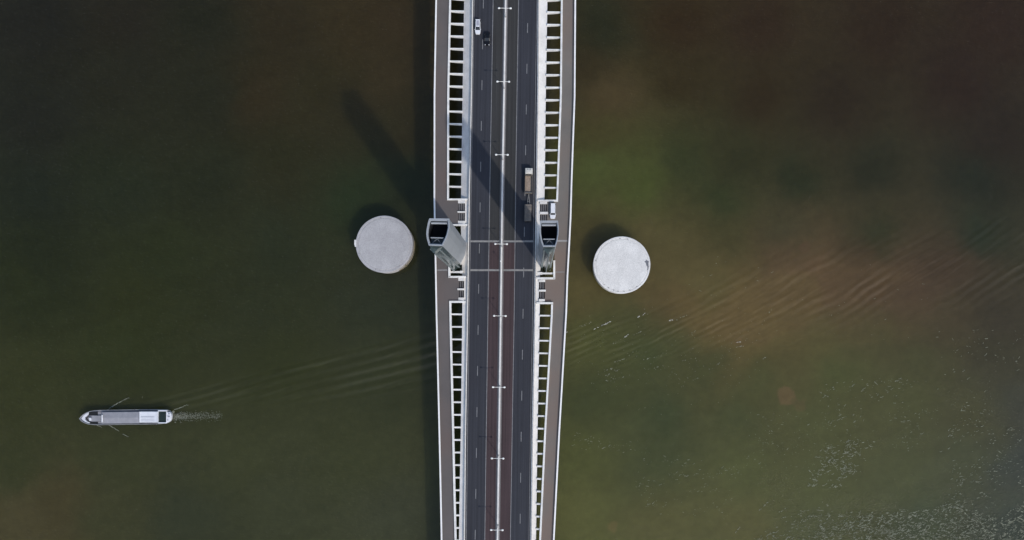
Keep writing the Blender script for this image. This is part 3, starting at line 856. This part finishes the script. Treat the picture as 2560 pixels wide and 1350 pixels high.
q = MB(); q.tube([Vector((c.x + (r + 0.25) * math.cos(a), c.y + (r + 0.25) * math.sin(a), 4.2)) for a in [R(-62 + 5 * k) for k in range(15)]], 0.16, 8); q.build('fender_pipe', 'rust', t)
q = MB(); q.box((c.x + r * 0.74, c.y - r * 0.74, 5.2), (0.5, 0.5, 1.4)); q.build('fender_post', 'rust', t)
q = MB()
for a in (20, 98, 200, 251, 305):
    q = MB(); q.box((c.x + r * 0.93 * math.cos(R(a)), c.y + r * 0.93 * math.sin(R(a)), 6.8), (0.22, 0.22, 0.16)); q.build('lifting_lug', 'dark_patch', t)
t, c, r = caisson('pale round concrete caisson right of the bridge with a broken dark patch', 1554.5, 662.5, 71.5, 6.75, 'caisson_r', 0)
q = MB()
pts = [(0.955, 8), (0.93, 3), (0.945, -4), (0.93, -10), (0.90, -4), (0.86, -1), (0.85, 4), (0.80, 9), (0.86, 10), (0.87, 13), (0.91, 9)]
loop = [Vector((c.x + r * a * math.cos(R(b)), c.y + r * a * math.sin(R(b)), 6.86)) for a, b in pts]
q.loft([[p - Vector((0, 0, 0.2)) for p in loop], loop]); q.build('broken_patch', 'dark_patch', t)
q = MB()
for a in (78, 94, 170, 228, 240, 252, 262, 275, 288, 305, 350):
    q = MB(); q.box((c.x + r * 0.925 * math.cos(R(a)), c.y + r * 0.925 * math.sin(R(a)), 6.8), (0.26, 0.26, 0.16)); q.build('lifting_lug', 'dark_patch', t)

# ------------------------------------------------------------------ street lamps on the median
LAMPS = [(1262, 20.5), (1258, 204), (1254.7, 386.8), (1252.7, 610), (1249.6, 789.6), (1246.8, 968), (1243.8, 1146), (1242, 1325)]
LH = 7.6
where = ['nearest the two cars, topmost of the eight', 'second from the top, below the black car', 'third from the top, left of the truck cab', 'fourth from the top, between the two towers',
         'fifth from the top, first below the towers', 'sixth from the top, level with the brown boil', 'seventh from the top, second from the lower edge', 'lowest of the eight, nearest the lower edge']
def copy_tree(o, parent=None):
    c2 = o.copy()
    C.objects.link(c2)
    c2.parent = parent
    for ch in [x for x in o.children]:
        copy_tree(ch, c2)
    return c2
def make_lamp():
    t = thing('street_lamp', 'lamp', 'street lamp', (0, 0, 0), 'street lamps along the central barrier')
    q = MB(); q.box((0, 0, 0.45), (0.5, 0.5, 0.9)); q.build('base', 'grey_concrete', t, bevel=0.05)
    q = MB(); q.tube([(0, 0, 0.8), (0, 0, 3), (0, 0, LH)], [0.12, 0.1, 0.07], 10); q.build('pole', 'lamp_pole', t)
    q = MB(); q.tube([(-1.75, 0, LH + 0.02), (-0.6, 0, LH + 0.06), (0, 0, LH - 0.02), (0.6, 0, LH + 0.06), (1.75, 0, LH + 0.02)], [0.06, 0.08, 0.1, 0.08, 0.06], 8); q.build('arm', 'lamp_white', t)
    for s in (-1, 1):
        q = MB()
        lp = []
        for x, rr, z in ((1.45, 0.06, 0), (1.6, 0.2, 0.02), (1.85, 0.31, 0.04), (2.05, 0.32, 0.03), (2.25, 0.22, 0.0), (2.33, 0.06, 0)):
            lp.append([(s * x, rr * math.cos(a), LH + z + 0.35 * rr * math.sin(a)) for a in [2 * math.pi * i / 10 for i in range(10)]])
        q.loft(lp)
        q.build('lamp_head', 'lamp_white', t, smooth=True)
    return t
proto = make_lamp()
for i, (px, py) in enumerate(LAMPS):
    o = proto if i == 0 else copy_tree(proto)
    p = P(px, py, LH)
    o.location = (p.x, p.y, p.z - LH)
    o.rotation_euler = (0, 0, -0.015)
    o['label'] = 'white double armed street lamp, ' + where[i]
p = P(1253, 655, 0.8)
t = thing('signal_post', 'short white post with a small box standing on the central barrier between the towers', 'post', (p.x, p.y, p.z))
q = MB(); q.tube([(p.x, p.y, p.z), (p.x, p.y, p.z + 3.6)], [0.08, 0.06], 8); q.build('pole', 'lamp_pole', t)
q = MB(); q.box((p.x, p.y - 0.1, p.z + 3.6), (0.42, 0.55, 0.35)); q.build('box', 'lamp_white', t, bevel=0.04)

# ------------------------------------------------------------------ vehicles
def plan(L, Wd, y0, taper_f=0.86, taper_r=0.9):
    """Rounded outline, front towards -Y."""
    hw = Wd / 2
    a, b = y0 - L / 2, y0 + L / 2
    return [(-hw * taper_f * 0.75, a), (hw * taper_f * 0.75, a), (hw * taper_f, a + 0.12 * L * 0.5), (hw, a + 0.2 * L), (hw, b - 0.15 * L), (hw * taper_r, b - 0.04 * L), (hw * taper_r * 0.8, b),
            (-hw * taper_r * 0.8, b), (-hw * taper_r, b - 0.04 * L), (-hw, b - 0.15 * L), (-hw, a + 0.2 * L), (-hw * taper_f, a + 0.12 * L * 0.5)]
def make_car(label, px0, px1, py0, py1, H, paint, roof0, roof1, hood_glass, sunroof=None, facing=1):
    """px/py: box of the car in the photo; roof0..roof1: roof as a share of the length from the rear; facing 1 looks down the photo."""
    ctr = P((px0 + px1) / 2, (py0 + py1) / 2)
    s = (CAM_Z - ctr.z) / FPX
    L, Wd = (py1 - py0) * s, (px1 - px0) * s
    t = thing('car', label, 'car', ctr)
    t.rotation_euler = (math.atan(GR1), 0, -0.015)
    t['_o'] = (0, 0, 0)
    yr, yf = L / 2, -L / 2
    def lp(pts, z, k=1.0, kx=1.0):
        return [Vector((x * kx, y * k, z)) for x, y in pts]
    base = plan(L, Wd * 0.95, 0)
    belt = 0.62 * H if H < 1.6 else 0.56 * H
    q = MB()
    q.loft([lp(base, 0.22, 0.97, 0.94), lp(base, 0.36), lp(base, belt * 0.75, 1.0, 1.0), lp(base, belt, 0.965, 0.95)])
    q.build('body', paint, t, smooth=False, bevel=0.05)
    r0, r1 = yr - roof0 * L, yr - roof1 * L
    g0, g1 = yr - max(0.02, roof0 - 0.07) * L, yr - hood_glass * L
    hw = Wd * 0.475
    def quad(y_a, y_b, z, hwx):
        return [Vector((-hwx, y_b, z)), Vector((hwx, y_b, z)), Vector((hwx, y_a, z)), Vector((-hwx, y_a, z))]
    q = MB()
    q.loft([quad(g0, g1, belt - 0.03, hw * 0.93), quad(r0 + 0.02, r1 - 0.02, H - 0.07, hw * 0.74)])
    q.build('window', 'glass', t, bevel=0.03)
    q = MB()
    q.loft([quad(r0, r1, H - 0.07, hw * 0.75), quad(r0 - 0.05, r1 + 0.05, H, hw * 0.69)])
    roof = q.build('roof', paint, t, bevel=0.03)
    q = MB()
    for sx in (-1, 1):
        for (ya, za), (yb, zb) in (((g1, belt), (r1, H - 0.06)), ((g0, belt), (r0, H - 0.06))):
            q.tube([(sx * hw * 0.93, ya, za), (sx * hw * 0.75, yb, zb)], 0.05, 6)
    q.build('pillar', paint, t)
    if sunroof:
        q = MB(); q.box((0, (r0 + r1) / 2, H + 0.008), (hw * 0.95, abs(r0 - r1) * 0.72, 0.012)); q.build('sunroof', sunroof, roof)
    for sx in (-1, 1):
        q = MB(); q.box((sx * (Wd * 0.5 + 0.03), g1 + 0.22, belt + 0.06), (0.2, 0.16, 0.14)); q.build('mirror', paint, t, bevel=0.03)
        q = MB(); q.ball((sx * hw * 0.66, yf + 0.2, belt * 0.92), (0.2, 0.2, 0.1)); q.build('headlight', 'headlight', t, smooth=True)
        q = MB(); q.box((sx * hw * 0.7, yr - 0.06, belt * 0.85), (0.3, 0.1, 0.16)); q.build('tail_light', 'red_lens', t)
        for yy in (yf + 0.19 * L, yr - 0.2 * L):
            q = MB(); q.tube([(sx * (hw - 0.2), yy, 0.32), (sx * (hw + 0.01), yy, 0.32)], 0.32, 16)
            wh = q.build('wheel', 'rubber', t)
            q = MB(); q.tube([(sx * (hw - 0.05), yy, 0.32), (sx * (hw + 0.025), yy, 0.32)], 0.19, 12); q.build('rim', 'lamp_pole', wh)
    return t
make_car('white car with grey roof panel driving in the outer left lane near the top', 1187.8, 1202.2, 52, 87.3, 1.62, 'car_white', 0.02, 0.54, 0.73, mat('grey_roof_glass', (0.33, 0.33, 0.38), 0.3, 0.1))
make_car('black car driving just behind the white car in the second left lane', 1210.8, 1225.6, 82, 115.2, 1.46, 'car_black', 0.24, 0.5, 0.70)
make_car('white van parked on the right footpath above the right tower', 1374.4, 1389.6, 509, 547.5, 1.75, 'car_white', 0.02, 0.66, 0.76)

def make_truck():
    ctr = P(1321.5, 488)
    s = (CAM_Z - ctr.z) / FPX
    t = thing('truck', 'truck with pale cab, sand filled bed and grey covered trailer in the right lane', 'truck', ctr)
    t.rotation_euler = (math.atan(GR1), 0, -0.015)
    t['_o'] = (0, 0, 0)
    def yy(py): return (488 - py) * s
    def xx(px): return (px - 1321.8) * s
    hw = 1.3
    # cab
    q = MB()
    a, b = yy(438), yy(422.8)
    def quad(ya, yb, z, h): return [Vector((-h, ya, z)), Vector((h, ya, z)), Vector((h, yb, z)), Vector((-h, yb, z))]
    q.loft([quad(a, b, 0.6, hw), quad(a, b, 1.5, hw), quad(a + 0.05, b - 0.12, 2.25, hw * 0.94), quad(a + 0.15, b - 0.25, 2.42, hw * 0.88)])
    cab = q.build('cab', 'truck_white', t, bevel=0.06)
    q = MB(); q.loft([[Vector((-hw * 0.9, b + 0.012, 1.5)), Vector((hw * 0.9, b + 0.012, 1.5)), Vector((hw * 0.86, b - 0.095, 2.2)), Vector((-hw * 0.86, b - 0.095, 2.2))],
                      [Vector((-hw * 0.9, b + 0.032, 1.5)), Vector((hw * 0.9, b + 0.032, 1.5)), Vector((hw * 0.86, b - 0.075, 2.2)), Vector((-hw * 0.86, b - 0.075, 2.2))]])
    q.build('windscreen', 'glass', cab)
    q = MB(); q.loft([quad(a + 0.35, b - 0.6, 2.4, hw * 0.6), quad(a + 0.5, b - 0.75, 2.58, hw * 0.5)]); q.build('roof_deflector', 'truck_white', cab, bevel=0.04)
    q = MB(); q.box((0.55, b - 0.5, 2.44), (0.5, 0.1, 0.05)); q.box((-0.55, b - 0.5, 2.44), (0.5, 0.1, 0.05)); q.build('roof_vent', 'chassis', cab)
    for sx in (-1, 1):
        q = MB(); q.box((sx * (hw + 0.1), b - 0.2, 1.9), (0.18, 0.14, 0.45)); q.build('mirror', 'chassis', t)
        q = MB(); q.box((sx * 0.95, b + 0.02, 0.85), (0.35, 0.08, 0.2)); q.build('headlight', 'headlight', t)
    # frame and tanks
    q = MB(); q.box((0, (yy(424) + yy(486)) / 2, 0.75), (0.9, yy(424) - yy(486), 0.28)); q.build('chassis', 'chassis', t)
    # open bed with a load of sand
    b0, b1 = yy(485.5), yy(441.5)
    q = MB()
    q.box((0, (b0 + b1) / 2, 0.98), (2 * hw, b1 - b0, 0.12))
    for sx in (-1, 1):
        q.box((sx * (hw - 0.06), (b0 + b1) / 2, 1.55), (0.12, b1 - b0, 1.02))
    q.box((0, b1 - 0.06, 1.62), (2 * hw - 0.25, 0.12, 1.15))
    q.box((0, b0 + 0.06, 1.55), (2 * hw - 0.25, 0.12, 1.02))
    q.build('bed', 'truck_steel', t)
    q = MB()
    nx_, ny_ = 9, 18
    vs, fs = [], []
    for j in range(ny_ + 1):
        for i in range(nx_ + 1):
            u, v = i / nx_, j / ny_
            hgt = 1.12 + 0.16 * math.sin(math.pi * u) * math.sin(math.pi * v) + 0.07 * mnoise.noise((u * 4, v * 9, 1))
            vs.append((-hw + 0.13 + (2 * hw - 0.26) * u, b0 + 0.13 + (b1 - b0 - 0.26) * v, hgt))
    for j in range(ny_):
        for i in range(nx_):
            k = j * (nx_ + 1) + i
            fs.append((k, k + 1, k + nx_ + 2, k + nx_ + 1))
    q.add(vs, fs); q.build('load', 'sand', t, smooth=True)
    q = MB(); q.box((0, yy(484.2), 1.9), (2 * hw + 0.05, 0.22, 0.14)); q.box((-hw, yy(486.5), 1.2), (0.12, 0.6, 0.2)); q.build('tailboard', 'joint', t)
    # drawbar and covered trailer
    q = MB()
    q.tube([(0.05, yy(484), 0.75), (-0.4, yy(510), 0.75)], 0.1, 6); q.tube([(0.05, yy(484), 0.75), (0.45, yy(510), 0.75)], 0.1, 6)
    q.tube([(-0.42, yy(505), 0.75), (0.47, yy(505), 0.75)], 0.08, 6)
    q.build('drawbar', 'joint', t)
    t0, t1 = yy(554), yy(512.5)
    q = MB()
    q.box((-0.15, (t0 + t1) / 2, 0.85), (2.3, t1 - t0, 0.2))
    tr = q.build('trailer', 'chassis', t)
    q = MB()
    lp = []
    for k in range(13):
        y = t0 + 0.05 + (t1 - t0 - 0.1) * k / 12
        sag = 0.06 * math.sin(k * 2.1) + (0.08 if k % 3 == 0 else 0)
        lp.append([Vector((-1.3, y, 0.9)), Vector((1.0, y, 0.9)), Vector((1.0, y, 1.85 + sag * 0.5)), Vector((0.45, y, 2.02 + sag)), Vector((-0.75, y, 2.04 + sag * 0.7)), Vector((-1.3, y, 1.86 + sag * 0.4))])
    q.loft(lp); q.build('cover', 'tarp', tr, bevel=0.04)
    q = MB(); q.tube([(1.12, t1 - 0.1, 1.5), (1.14, t1 - 2.0, 1.4)], 0.08, 6); q.build('side_rail', 'truck_steel', tr)
    for sx in (-1, 1):
        q = MB(); q.box((-0.15 + sx * 0.6, t0 - 0.25, 0.8), (0.3, 0.35, 0.2)); q.build('tail_light', 'chassis', tr)
        for py in (430, 462, 476):
            q = MB(); q.tube([(sx * (hw - 0.42), yy(py), 0.5), (sx * (hw - 0.06), yy(py), 0.5)], 0.5, 18); q.build('wheel', 'rubber', t)
        for py in (520, 543):
            q = MB(); q.tube([(-0.15 + sx * 0.72, yy(py), 0.46), (-0.15 + sx * 1.06, yy(py), 0.46)], 0.46, 18); q.build('wheel', 'rubber', tr)
make_truck()

# ------------------------------------------------------------------ the barge
def make_barge():
    c = W(315, 1043, 0)
    t = thing('barge', 'grey cargo barge with white cabin roof heading left, trailing a wake', 'boat', (c.x, c.y, 0))
    up = [(200.5, 1046.3), (204, 1041.5), (209, 1036.5), (217, 1031.3), (226, 1028), (238, 1026), (252, 1025.2), (300, 1024.6), (345, 1023.8), (391, 1023.2), (400, 1024), (416, 1024.2), (424, 1026.6), (428.3, 1033), (429.5, 1040)]
    dn = [(200.5, 1046.6), (205, 1052), (211, 1056.2), (221, 1060), (236, 1062), (252, 1062.3), (300, 1061.6), (345, 1061), (391, 1060.2), (400, 1059.8), (416, 1058.4), (424, 1055), (428.3, 1048), (429.5, 1041)]
    outline = up + dn[::-1][:-1]
    n_out = len(outline)
    def loop(z, k=1.0, kb=1.0):
        ctr = W(315, 1042.8, z)
        r_ = []
        for x, y in outline:
            p = W(x, y, 1.9)
            q = Vector((ctr.x + (p.x - ctr.x) * k, ctr.y + (p.y - ctr.y) * kb, z))
            if x < 240:
                q.z += (240 - x) / 40 * 0.55 if z > 1 else 0
            r_.append(q)
        return r_
    q = MB(); q.loft([loop(-1.2, 0.93, 0.8), loop(0.0, 0.96, 0.92), loop(0.9, 0.99, 0.99), loop(1.9, 1.0, 1.0), loop(1.9, 0.992, 0.955), loop(1.25, 0.99, 0.95)])
    q.build('hull', 'hull', t)
    q = MB(); q.loft([loop(1.15, 0.985, 0.945), loop(1.27, 0.985, 0.945)]); q.build('deck', 'ship_grey', t)
    q = MB()
    q.loft([loop(1.86, 1.003, 1.012), loop(2.0, 1.003, 1.012), loop(2.0, 0.99, 0.945), loop(1.86, 0.99, 0.945)], False, False)
    q.build('gunwale', mat('gunwale_paint', (0.27, 0.275, 0.28), 0.6, 0.35, 0.8, 4), t)
    def wbox(mb_, x0, x1, y0, y1, z, thick, dz=0.0):
        top = [W(x0, y1, z), W(x1, y1, z), W(x1, y0, z), W(x0, y0, z)]
        mb_.loft([[p - Vector((0, 0, thick)) for p in top], top])
    # bow: white foredeck, dark wells, raised middle deck, windlass, mast
    q = MB()
    fd = [(203, 1046.4), (208, 1039.5), (215, 1034), (221.2, 1031), (220, 1036), (215, 1041), (212.4, 1045.5), (213.5, 1050), (219, 1054.5), (224, 1056), (223, 1058.4), (213, 1054.8), (207, 1051)]
    lp = [W(x, y, 2.05) for x, y in fd]
    q.loft([[p - Vector((0, 0, 0.5)) for p in lp], lp]); q.build('foredeck', 'ship_white', t)
    for w_ in ((222, 243.5, 1029.6, 1038.5), (225, 244, 1055, 1059.3)):
        q = MB(); wbox(q, *w_, 1.86, 0.4); q.build('well', 'ship_dark', t)
    q = MB(); wbox(q, 229, 252.6, 1038.9, 1053.6, 2.1, 0.9); q.build('raised_deck', 'ship_grey', t, bevel=0.05)
    q = MB(); wbox(q, 244.5, 252.6, 1030, 1037.5, 1.6, 0.4); wbox(q, 245, 252.6, 1054.4, 1060, 1.6, 0.4); q.build('locker', 'ship_grey', t, bevel=0.05)
    p = W(226, 1048.2, 2.0)
    q = MB(); q.tube([(p.x - 0.1, p.y + 0.5, 2.1), (p.x + 0.15, p.y - 0.5, 2.1)], 0.42, 12); q.box((p.x, p.y, 1.75), (0.7, 1.0, 0.7)); q.build('windlass', 'ship_white', t)
    q = MB(); q.tube([W(213.8, 1042.5, 1.9), W(218, 1049, 1.9), W(224, 1055.4, 1.9)], 0.16, 8); q.tube([W(214, 1049, 1.9), W(222, 1040.2, 1.9)], 0.13, 8); q.build('anchor_chain', 'chassis', t)
    q = MB(); q.tube([W(255.3, 1037.6, 3.2), W(255.3, 1055.4, 3.2)], 0.22, 8); q.tube([W(255.3, 1038.5, 3.2), W(255.3, 1038.5, 1.6)], 0.1, 8); q.tube([W(255.3, 1054.5, 3.2), W(255.3, 1054.5, 1.6)], 0.1, 8); q.build('mast_beam', 'ship_white', t)
    # long hatch cover
    n = 12
    x0, x1 = 253.8, 347.8
    q = MB()
    for k in range(n):
        a, b = x0 + (x1 - x0) * k / n, x0 + (x1 - x0) * (k + 1) / n
        zz = 2.7 + 0.03 * (k % 2)
        top = [W(a, 1059.2 - 0.012 * (a - 254), zz), W(b, 1059.2 - 0.012 * (b - 254), zz), W(b, 1030.8 - 0.010 * (b - 254), zz), W(a, 1030.8 - 0.010 * (a - 254), zz)]
        ml = (top[0] + top[3]) / 2 + Vector((0, 0, 0.22))
        mr = (top[1] + top[2]) / 2 + Vector((0, 0, 0.22))
        bot = [v - Vector((0, 0, 1.4)) for v in top]
        q.add(top + [ml, mr] + bot, [(0, 1, 5, 4), (4, 5, 2, 3), (0, 6, 7, 1), (1, 7, 8, 2, 5), (2, 8, 9, 3), (3, 9, 6, 0, 4), (9, 8, 7, 6)])
    q.build('hatch_cover', 'hatch', t)
    # white cabin
    q = MB(); wbox(q, 348.3, 394.2, 1029.2, 1056.3, 3.0, 1.8)
    cb = q.build('cabin', 'ship_white', t, bevel=0.08)
    q = MB()
    for y in (1041.2, 1043.2, 1048.6, 1052.8):
        q.tube([W(353, y, 3.03), W(386, y, 3.03)], 0.07, 6)
    q.build('roof_rib', 'ship_grey_light', cb)
    q = MB(); wbox(q, 348.3, 351, 1029.4, 1056, 3.12, 0.3); wbox(q, 391.5, 394.2, 1029.4, 1056, 3.12, 0.3); q.build('roof_edge', 'ship_white', cb)
    # open engine well behind the cabin, stern platform
    q = MB(); wbox(q, 394.9, 415.2, 1028.6, 1055.6, 2.2, 0.8)
    ew = q.build('engine_well', 'ship_green', t)
    q = MB()
    wbox(q, 394.6, 416.4, 1025.4, 1028.4, 2.7, 1.4); wbox(q, 394.6, 416.4, 1055.8, 1058.2, 2.7, 1.4); wbox(q, 415.2, 416.9, 1028.4, 1055.8, 2.7, 1.4)
    q.build('coaming', 'ship_white', t, bevel=0.05)
    q = MB(); wbox(q, 400, 412, 1034, 1050, 2.35, 0.4); q.build('engine_cover', 'ship_green', ew, bevel=0.08)
    q = MB()
    sp_ = [(416.8, 1033), (418.5, 1030.4), (425, 1030.4), (427.5, 1035), (428.2, 1040), (427.5, 1046), (425, 1052.4), (420, 1055.8), (416.8, 1055.8)]
    lp = [W(x, y, 2.5) for x, y in sp_]
    q.loft([[p - Vector((0, 0, 1.1)) for p in lp], lp]); st = q.build('stern_platform', 'ship_white', t, bevel=0.04)
    q = MB(); wbox(q, 420.5, 423.4, 1033.3, 1035.6, 2.75, 0.3); wbox(q, 419, 423.5, 1040.6, 1043, 2.8, 0.3); wbox(q, 418.4, 420, 1048.5, 1052, 2.7, 0.3); q.build('bollard', 'hull', st)
    # tyres slung over the side
    for x, y in ((276.5, 1024.3), (338.5, 1023.4), (389.5, 1061)):
        p = W(x, y, 1.6)
        q = MB(); q.tube([(p.x, p.y - 0.15, 1.6), (p.x, p.y + 0.2, 1.6)], 0.42, 14); q.build('fender_tyre', 'rubber', t)
make_barge()

# ------------------------------------------------------------------ wake foam, and sun glints painted as pale flecks
def foam_glint_blob(mb_, x, y, rx, ry, ang, z=0.12):
    n = 9
    c, s = math.cos(ang), math.sin(ang)
    top = []
    for k in range(n):
        a = 2 * math.pi * k / n
        r_ = 0.65 + 0.6 * random.random()
        u, v = rx * r_ * math.cos(a), ry * r_ * math.sin(a)
        top.append(W(x + u * c - v * s, y + u * s + v * c, z))
    mb_.loft([[p - Vector((0, 0, 0.3)) for p in top], top])
mb = MB()
for x0, y0, x1, y1, nn, th in ((268, 1024.5, 322, 994.5, 50, 0.5), (436, 1025, 470, 1011.5, 28, 0.5), (273, 1063.5, 296.5, 1077.5, 22, 0.55), (307.5, 1085, 319.5, 1091.5, 9, 0.55), (241, 1063, 254, 1067.5, 8, 0.5)):
    for k in range(nn):
        f = (k + random.random()) / nn
        fade = 1 - 0.6 * f
        ang = math.atan2(y1 - y0, x1 - x0)
        bowc = -3.0 * math.sin(math.pi * f) if y1 < y0 and x0 < 300 else 0
        foam_glint_blob(mb, x0 + (x1 - x0) * f + random.uniform(-1, 1), y0 + (y1 - y0) * f + bowc * 0.5 + random.uniform(-0.7, 0.7) * (1 + f), random.uniform(1.3, 2.6), th * fade * random.uniform(0.6, 1.2), ang + random.uniform(-0.15, 0.15), 0.28)
for k in range(1000):
    f = random.random() ** 1.7
    x = 431 + 125 * f
    y = 1041.5 + random.gauss(0, 1) * (4.6 + 1.0 * f) - 1.5 * f
    foam_glint_blob(mb, x, y, random.uniform(0.3, 1.5) * (1 - 0.45 * f), random.uniform(0.15, 0.5) * (1 - 0.45 * f), random.uniform(-1.0, 1.0))
for k in range(46):
    f = k / 45
    foam_glint_blob(mb, 433 + 28 * f, 1037.5 - 3.4 * math.sin(f * 3.0) + random.uniform(-0.6, 0.6), 1.4, 0.6, 0.1)
for k in range(26):
    foam_glint_blob(mb, 431 + abs(random.gauss(0, 3)), 1036 + random.uniform(-9, 12), random.uniform(0.8, 1.8), random.uniform(0.5, 1.0), random.uniform(-0.6, 0.6))
o = mb.build('wake_foam', 'foam', origin=W(440, 1040)); o['kind'] = 'stuff'
mb, mb2 = MB(), MB()  # pale flakes standing in for sun glints on the crests
for x0, y0, x1, y1, nn, th in ((1484, 824, 1500, 816.5, 7, 0.6), (1503, 815, 1527, 804, 22, 1.15), (1592, 794, 1602, 789, 5, 0.9), (1606, 788, 1613, 784, 3, 0.6), (1674, 803, 1684, 799, 6, 0.9), (1560, 844, 1571, 836, 9, 0.95), (1416, 832, 1419, 828, 3, 1.1), (1841, 856, 1855, 854, 5, 0.6)):
    ang = math.atan2(y1 - y0, x1 - x0)
    for k in range(nn):
        f = random.random()
        r_ = random.uniform(0.35, 1.0) ** 1.5
        foam_glint_blob(mb, x0 + (x1 - x0) * f, y0 + (y1 - y0) * f + random.gauss(0, 0.7), 1.9 * r_ + 0.4, (0.9 * r_ + 0.15) * th, ang + random.uniform(-0.5, 0.5))
for x0, y0, x1, y1, nn in ((1446, 818, 1480, 804, 7), (1530, 860, 1560, 846, 8), (1575, 842, 1610, 824, 7), (1690, 800, 1720, 786, 6), (1720, 838, 1740, 826, 6), (1820, 874, 1862, 863, 9), (1922, 781, 1930, 775, 3), (1905, 900, 1915, 893, 5),
                           (1535, 906, 1560, 897, 8), (1510, 930, 1530, 922, 8), (1512, 940, 1550, 924, 12), (1515, 952, 1560, 942, 10), (1605, 900, 1655, 888, 10), (1700, 903, 1740, 895, 6), (1620, 924, 1660, 914, 8), (1898, 1276, 1925, 1252, 14), (1945, 1283, 1965, 1270, 10),
                           (1730, 950, 1750, 944, 5), (1795, 912, 1800, 906, 3), (1950, 1296, 2010, 1282, 12), (2010, 1300, 2050, 1290, 12), (1838, 1334, 1850, 1318, 9), (1570, 890, 1590, 876, 6)):
    ang = math.atan2(y1 - y0, x1 - x0)
    for k in range(nn):
        f = random.random()
        r_ = random.uniform(0.3, 1.0) ** 1.6
        foam_glint_blob(mb2, x0 + (x1 - x0) * f, y0 + (y1 - y0) * f + random.gauss(0, 1.0), 1.7 * r_ + 0.3, 0.75 * r_ + 0.15, ang + random.uniform(-0.6, 0.6))
for k in range(260):                                     # stray flecks between the crests
    x, y = random.uniform(1440, 1900), random.gauss(900, 55)
    r_ = random.uniform(0.25, 0.8) ** 1.5
    foam_glint_blob(mb2, x, y, 1.2 * r_ + 0.2, 0.6 * r_ + 0.15, random.uniform(-0.9, 0.3))
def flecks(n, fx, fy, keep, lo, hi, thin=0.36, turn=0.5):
    """Painted sun glints: short pale slivers, kept where keep(x, y) exceeds a random level."""
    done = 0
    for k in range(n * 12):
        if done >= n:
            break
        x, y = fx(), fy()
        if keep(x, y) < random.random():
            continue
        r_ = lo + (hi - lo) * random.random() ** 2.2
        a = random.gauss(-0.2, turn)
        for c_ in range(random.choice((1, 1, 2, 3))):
            foam_glint_blob(mb2, x, y, r_, r_ * thin * random.uniform(0.6, 1.1), a, 0.10)
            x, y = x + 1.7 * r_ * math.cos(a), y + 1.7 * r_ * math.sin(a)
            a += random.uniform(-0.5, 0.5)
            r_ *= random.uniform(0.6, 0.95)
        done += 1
def patch(x, y, sx, sy, seed):
    return 0.5 + 1.1 * mnoise.noise((x / sx, y / sy, seed)) + 0.5 * mnoise.noise((x / sx * 3.1, y / sy * 3.1, seed + 5))
def shore(x):
    return 1283 + 12 * mnoise.noise((x / 60, 0.3, 7.7)) + 10 * mnoise.noise((x / 19, 1.3, 2.7)) - 22 * math.exp(-((x - 2370) / 55.0) ** 2) - 20 * max(0, (x - 2490) / 70.0)
U = random.uniform
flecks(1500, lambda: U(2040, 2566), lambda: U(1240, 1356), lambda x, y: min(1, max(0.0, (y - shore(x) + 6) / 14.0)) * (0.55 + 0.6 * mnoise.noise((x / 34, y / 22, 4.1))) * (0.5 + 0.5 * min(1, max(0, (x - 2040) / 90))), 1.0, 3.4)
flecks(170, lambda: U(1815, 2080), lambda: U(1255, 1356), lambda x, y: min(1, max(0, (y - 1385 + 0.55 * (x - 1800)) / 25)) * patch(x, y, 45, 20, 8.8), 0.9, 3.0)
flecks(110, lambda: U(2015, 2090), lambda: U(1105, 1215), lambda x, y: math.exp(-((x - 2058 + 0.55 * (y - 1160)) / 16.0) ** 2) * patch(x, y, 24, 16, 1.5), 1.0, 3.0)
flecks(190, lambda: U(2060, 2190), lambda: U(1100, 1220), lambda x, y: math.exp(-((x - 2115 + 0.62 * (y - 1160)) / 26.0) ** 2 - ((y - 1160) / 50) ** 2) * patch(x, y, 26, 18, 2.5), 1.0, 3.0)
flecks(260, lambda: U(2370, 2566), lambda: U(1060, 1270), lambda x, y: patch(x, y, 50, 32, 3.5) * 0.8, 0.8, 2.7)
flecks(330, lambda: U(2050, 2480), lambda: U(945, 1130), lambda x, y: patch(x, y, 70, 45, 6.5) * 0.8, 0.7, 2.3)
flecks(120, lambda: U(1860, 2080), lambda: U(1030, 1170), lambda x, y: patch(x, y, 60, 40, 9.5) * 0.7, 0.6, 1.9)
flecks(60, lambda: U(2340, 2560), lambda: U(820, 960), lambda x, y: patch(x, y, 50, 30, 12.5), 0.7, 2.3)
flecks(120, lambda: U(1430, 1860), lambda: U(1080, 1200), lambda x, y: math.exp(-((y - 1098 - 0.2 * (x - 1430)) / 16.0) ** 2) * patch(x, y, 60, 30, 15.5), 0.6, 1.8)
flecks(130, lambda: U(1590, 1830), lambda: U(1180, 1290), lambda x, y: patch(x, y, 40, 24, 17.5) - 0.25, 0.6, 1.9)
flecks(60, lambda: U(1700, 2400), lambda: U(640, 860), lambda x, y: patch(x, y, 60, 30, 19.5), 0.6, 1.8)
o = mb.build('crest_glint', 'white_glint', origin=W(1600, 850)); o['kind'] = 'stuff'
o = mb2.build('glint_fleck', 'pale_glint', origin=W(1600, 850)); o['kind'] = 'stuff'

for o in bpy.data.objects:
    if '_o' in o:
        del o['_o']
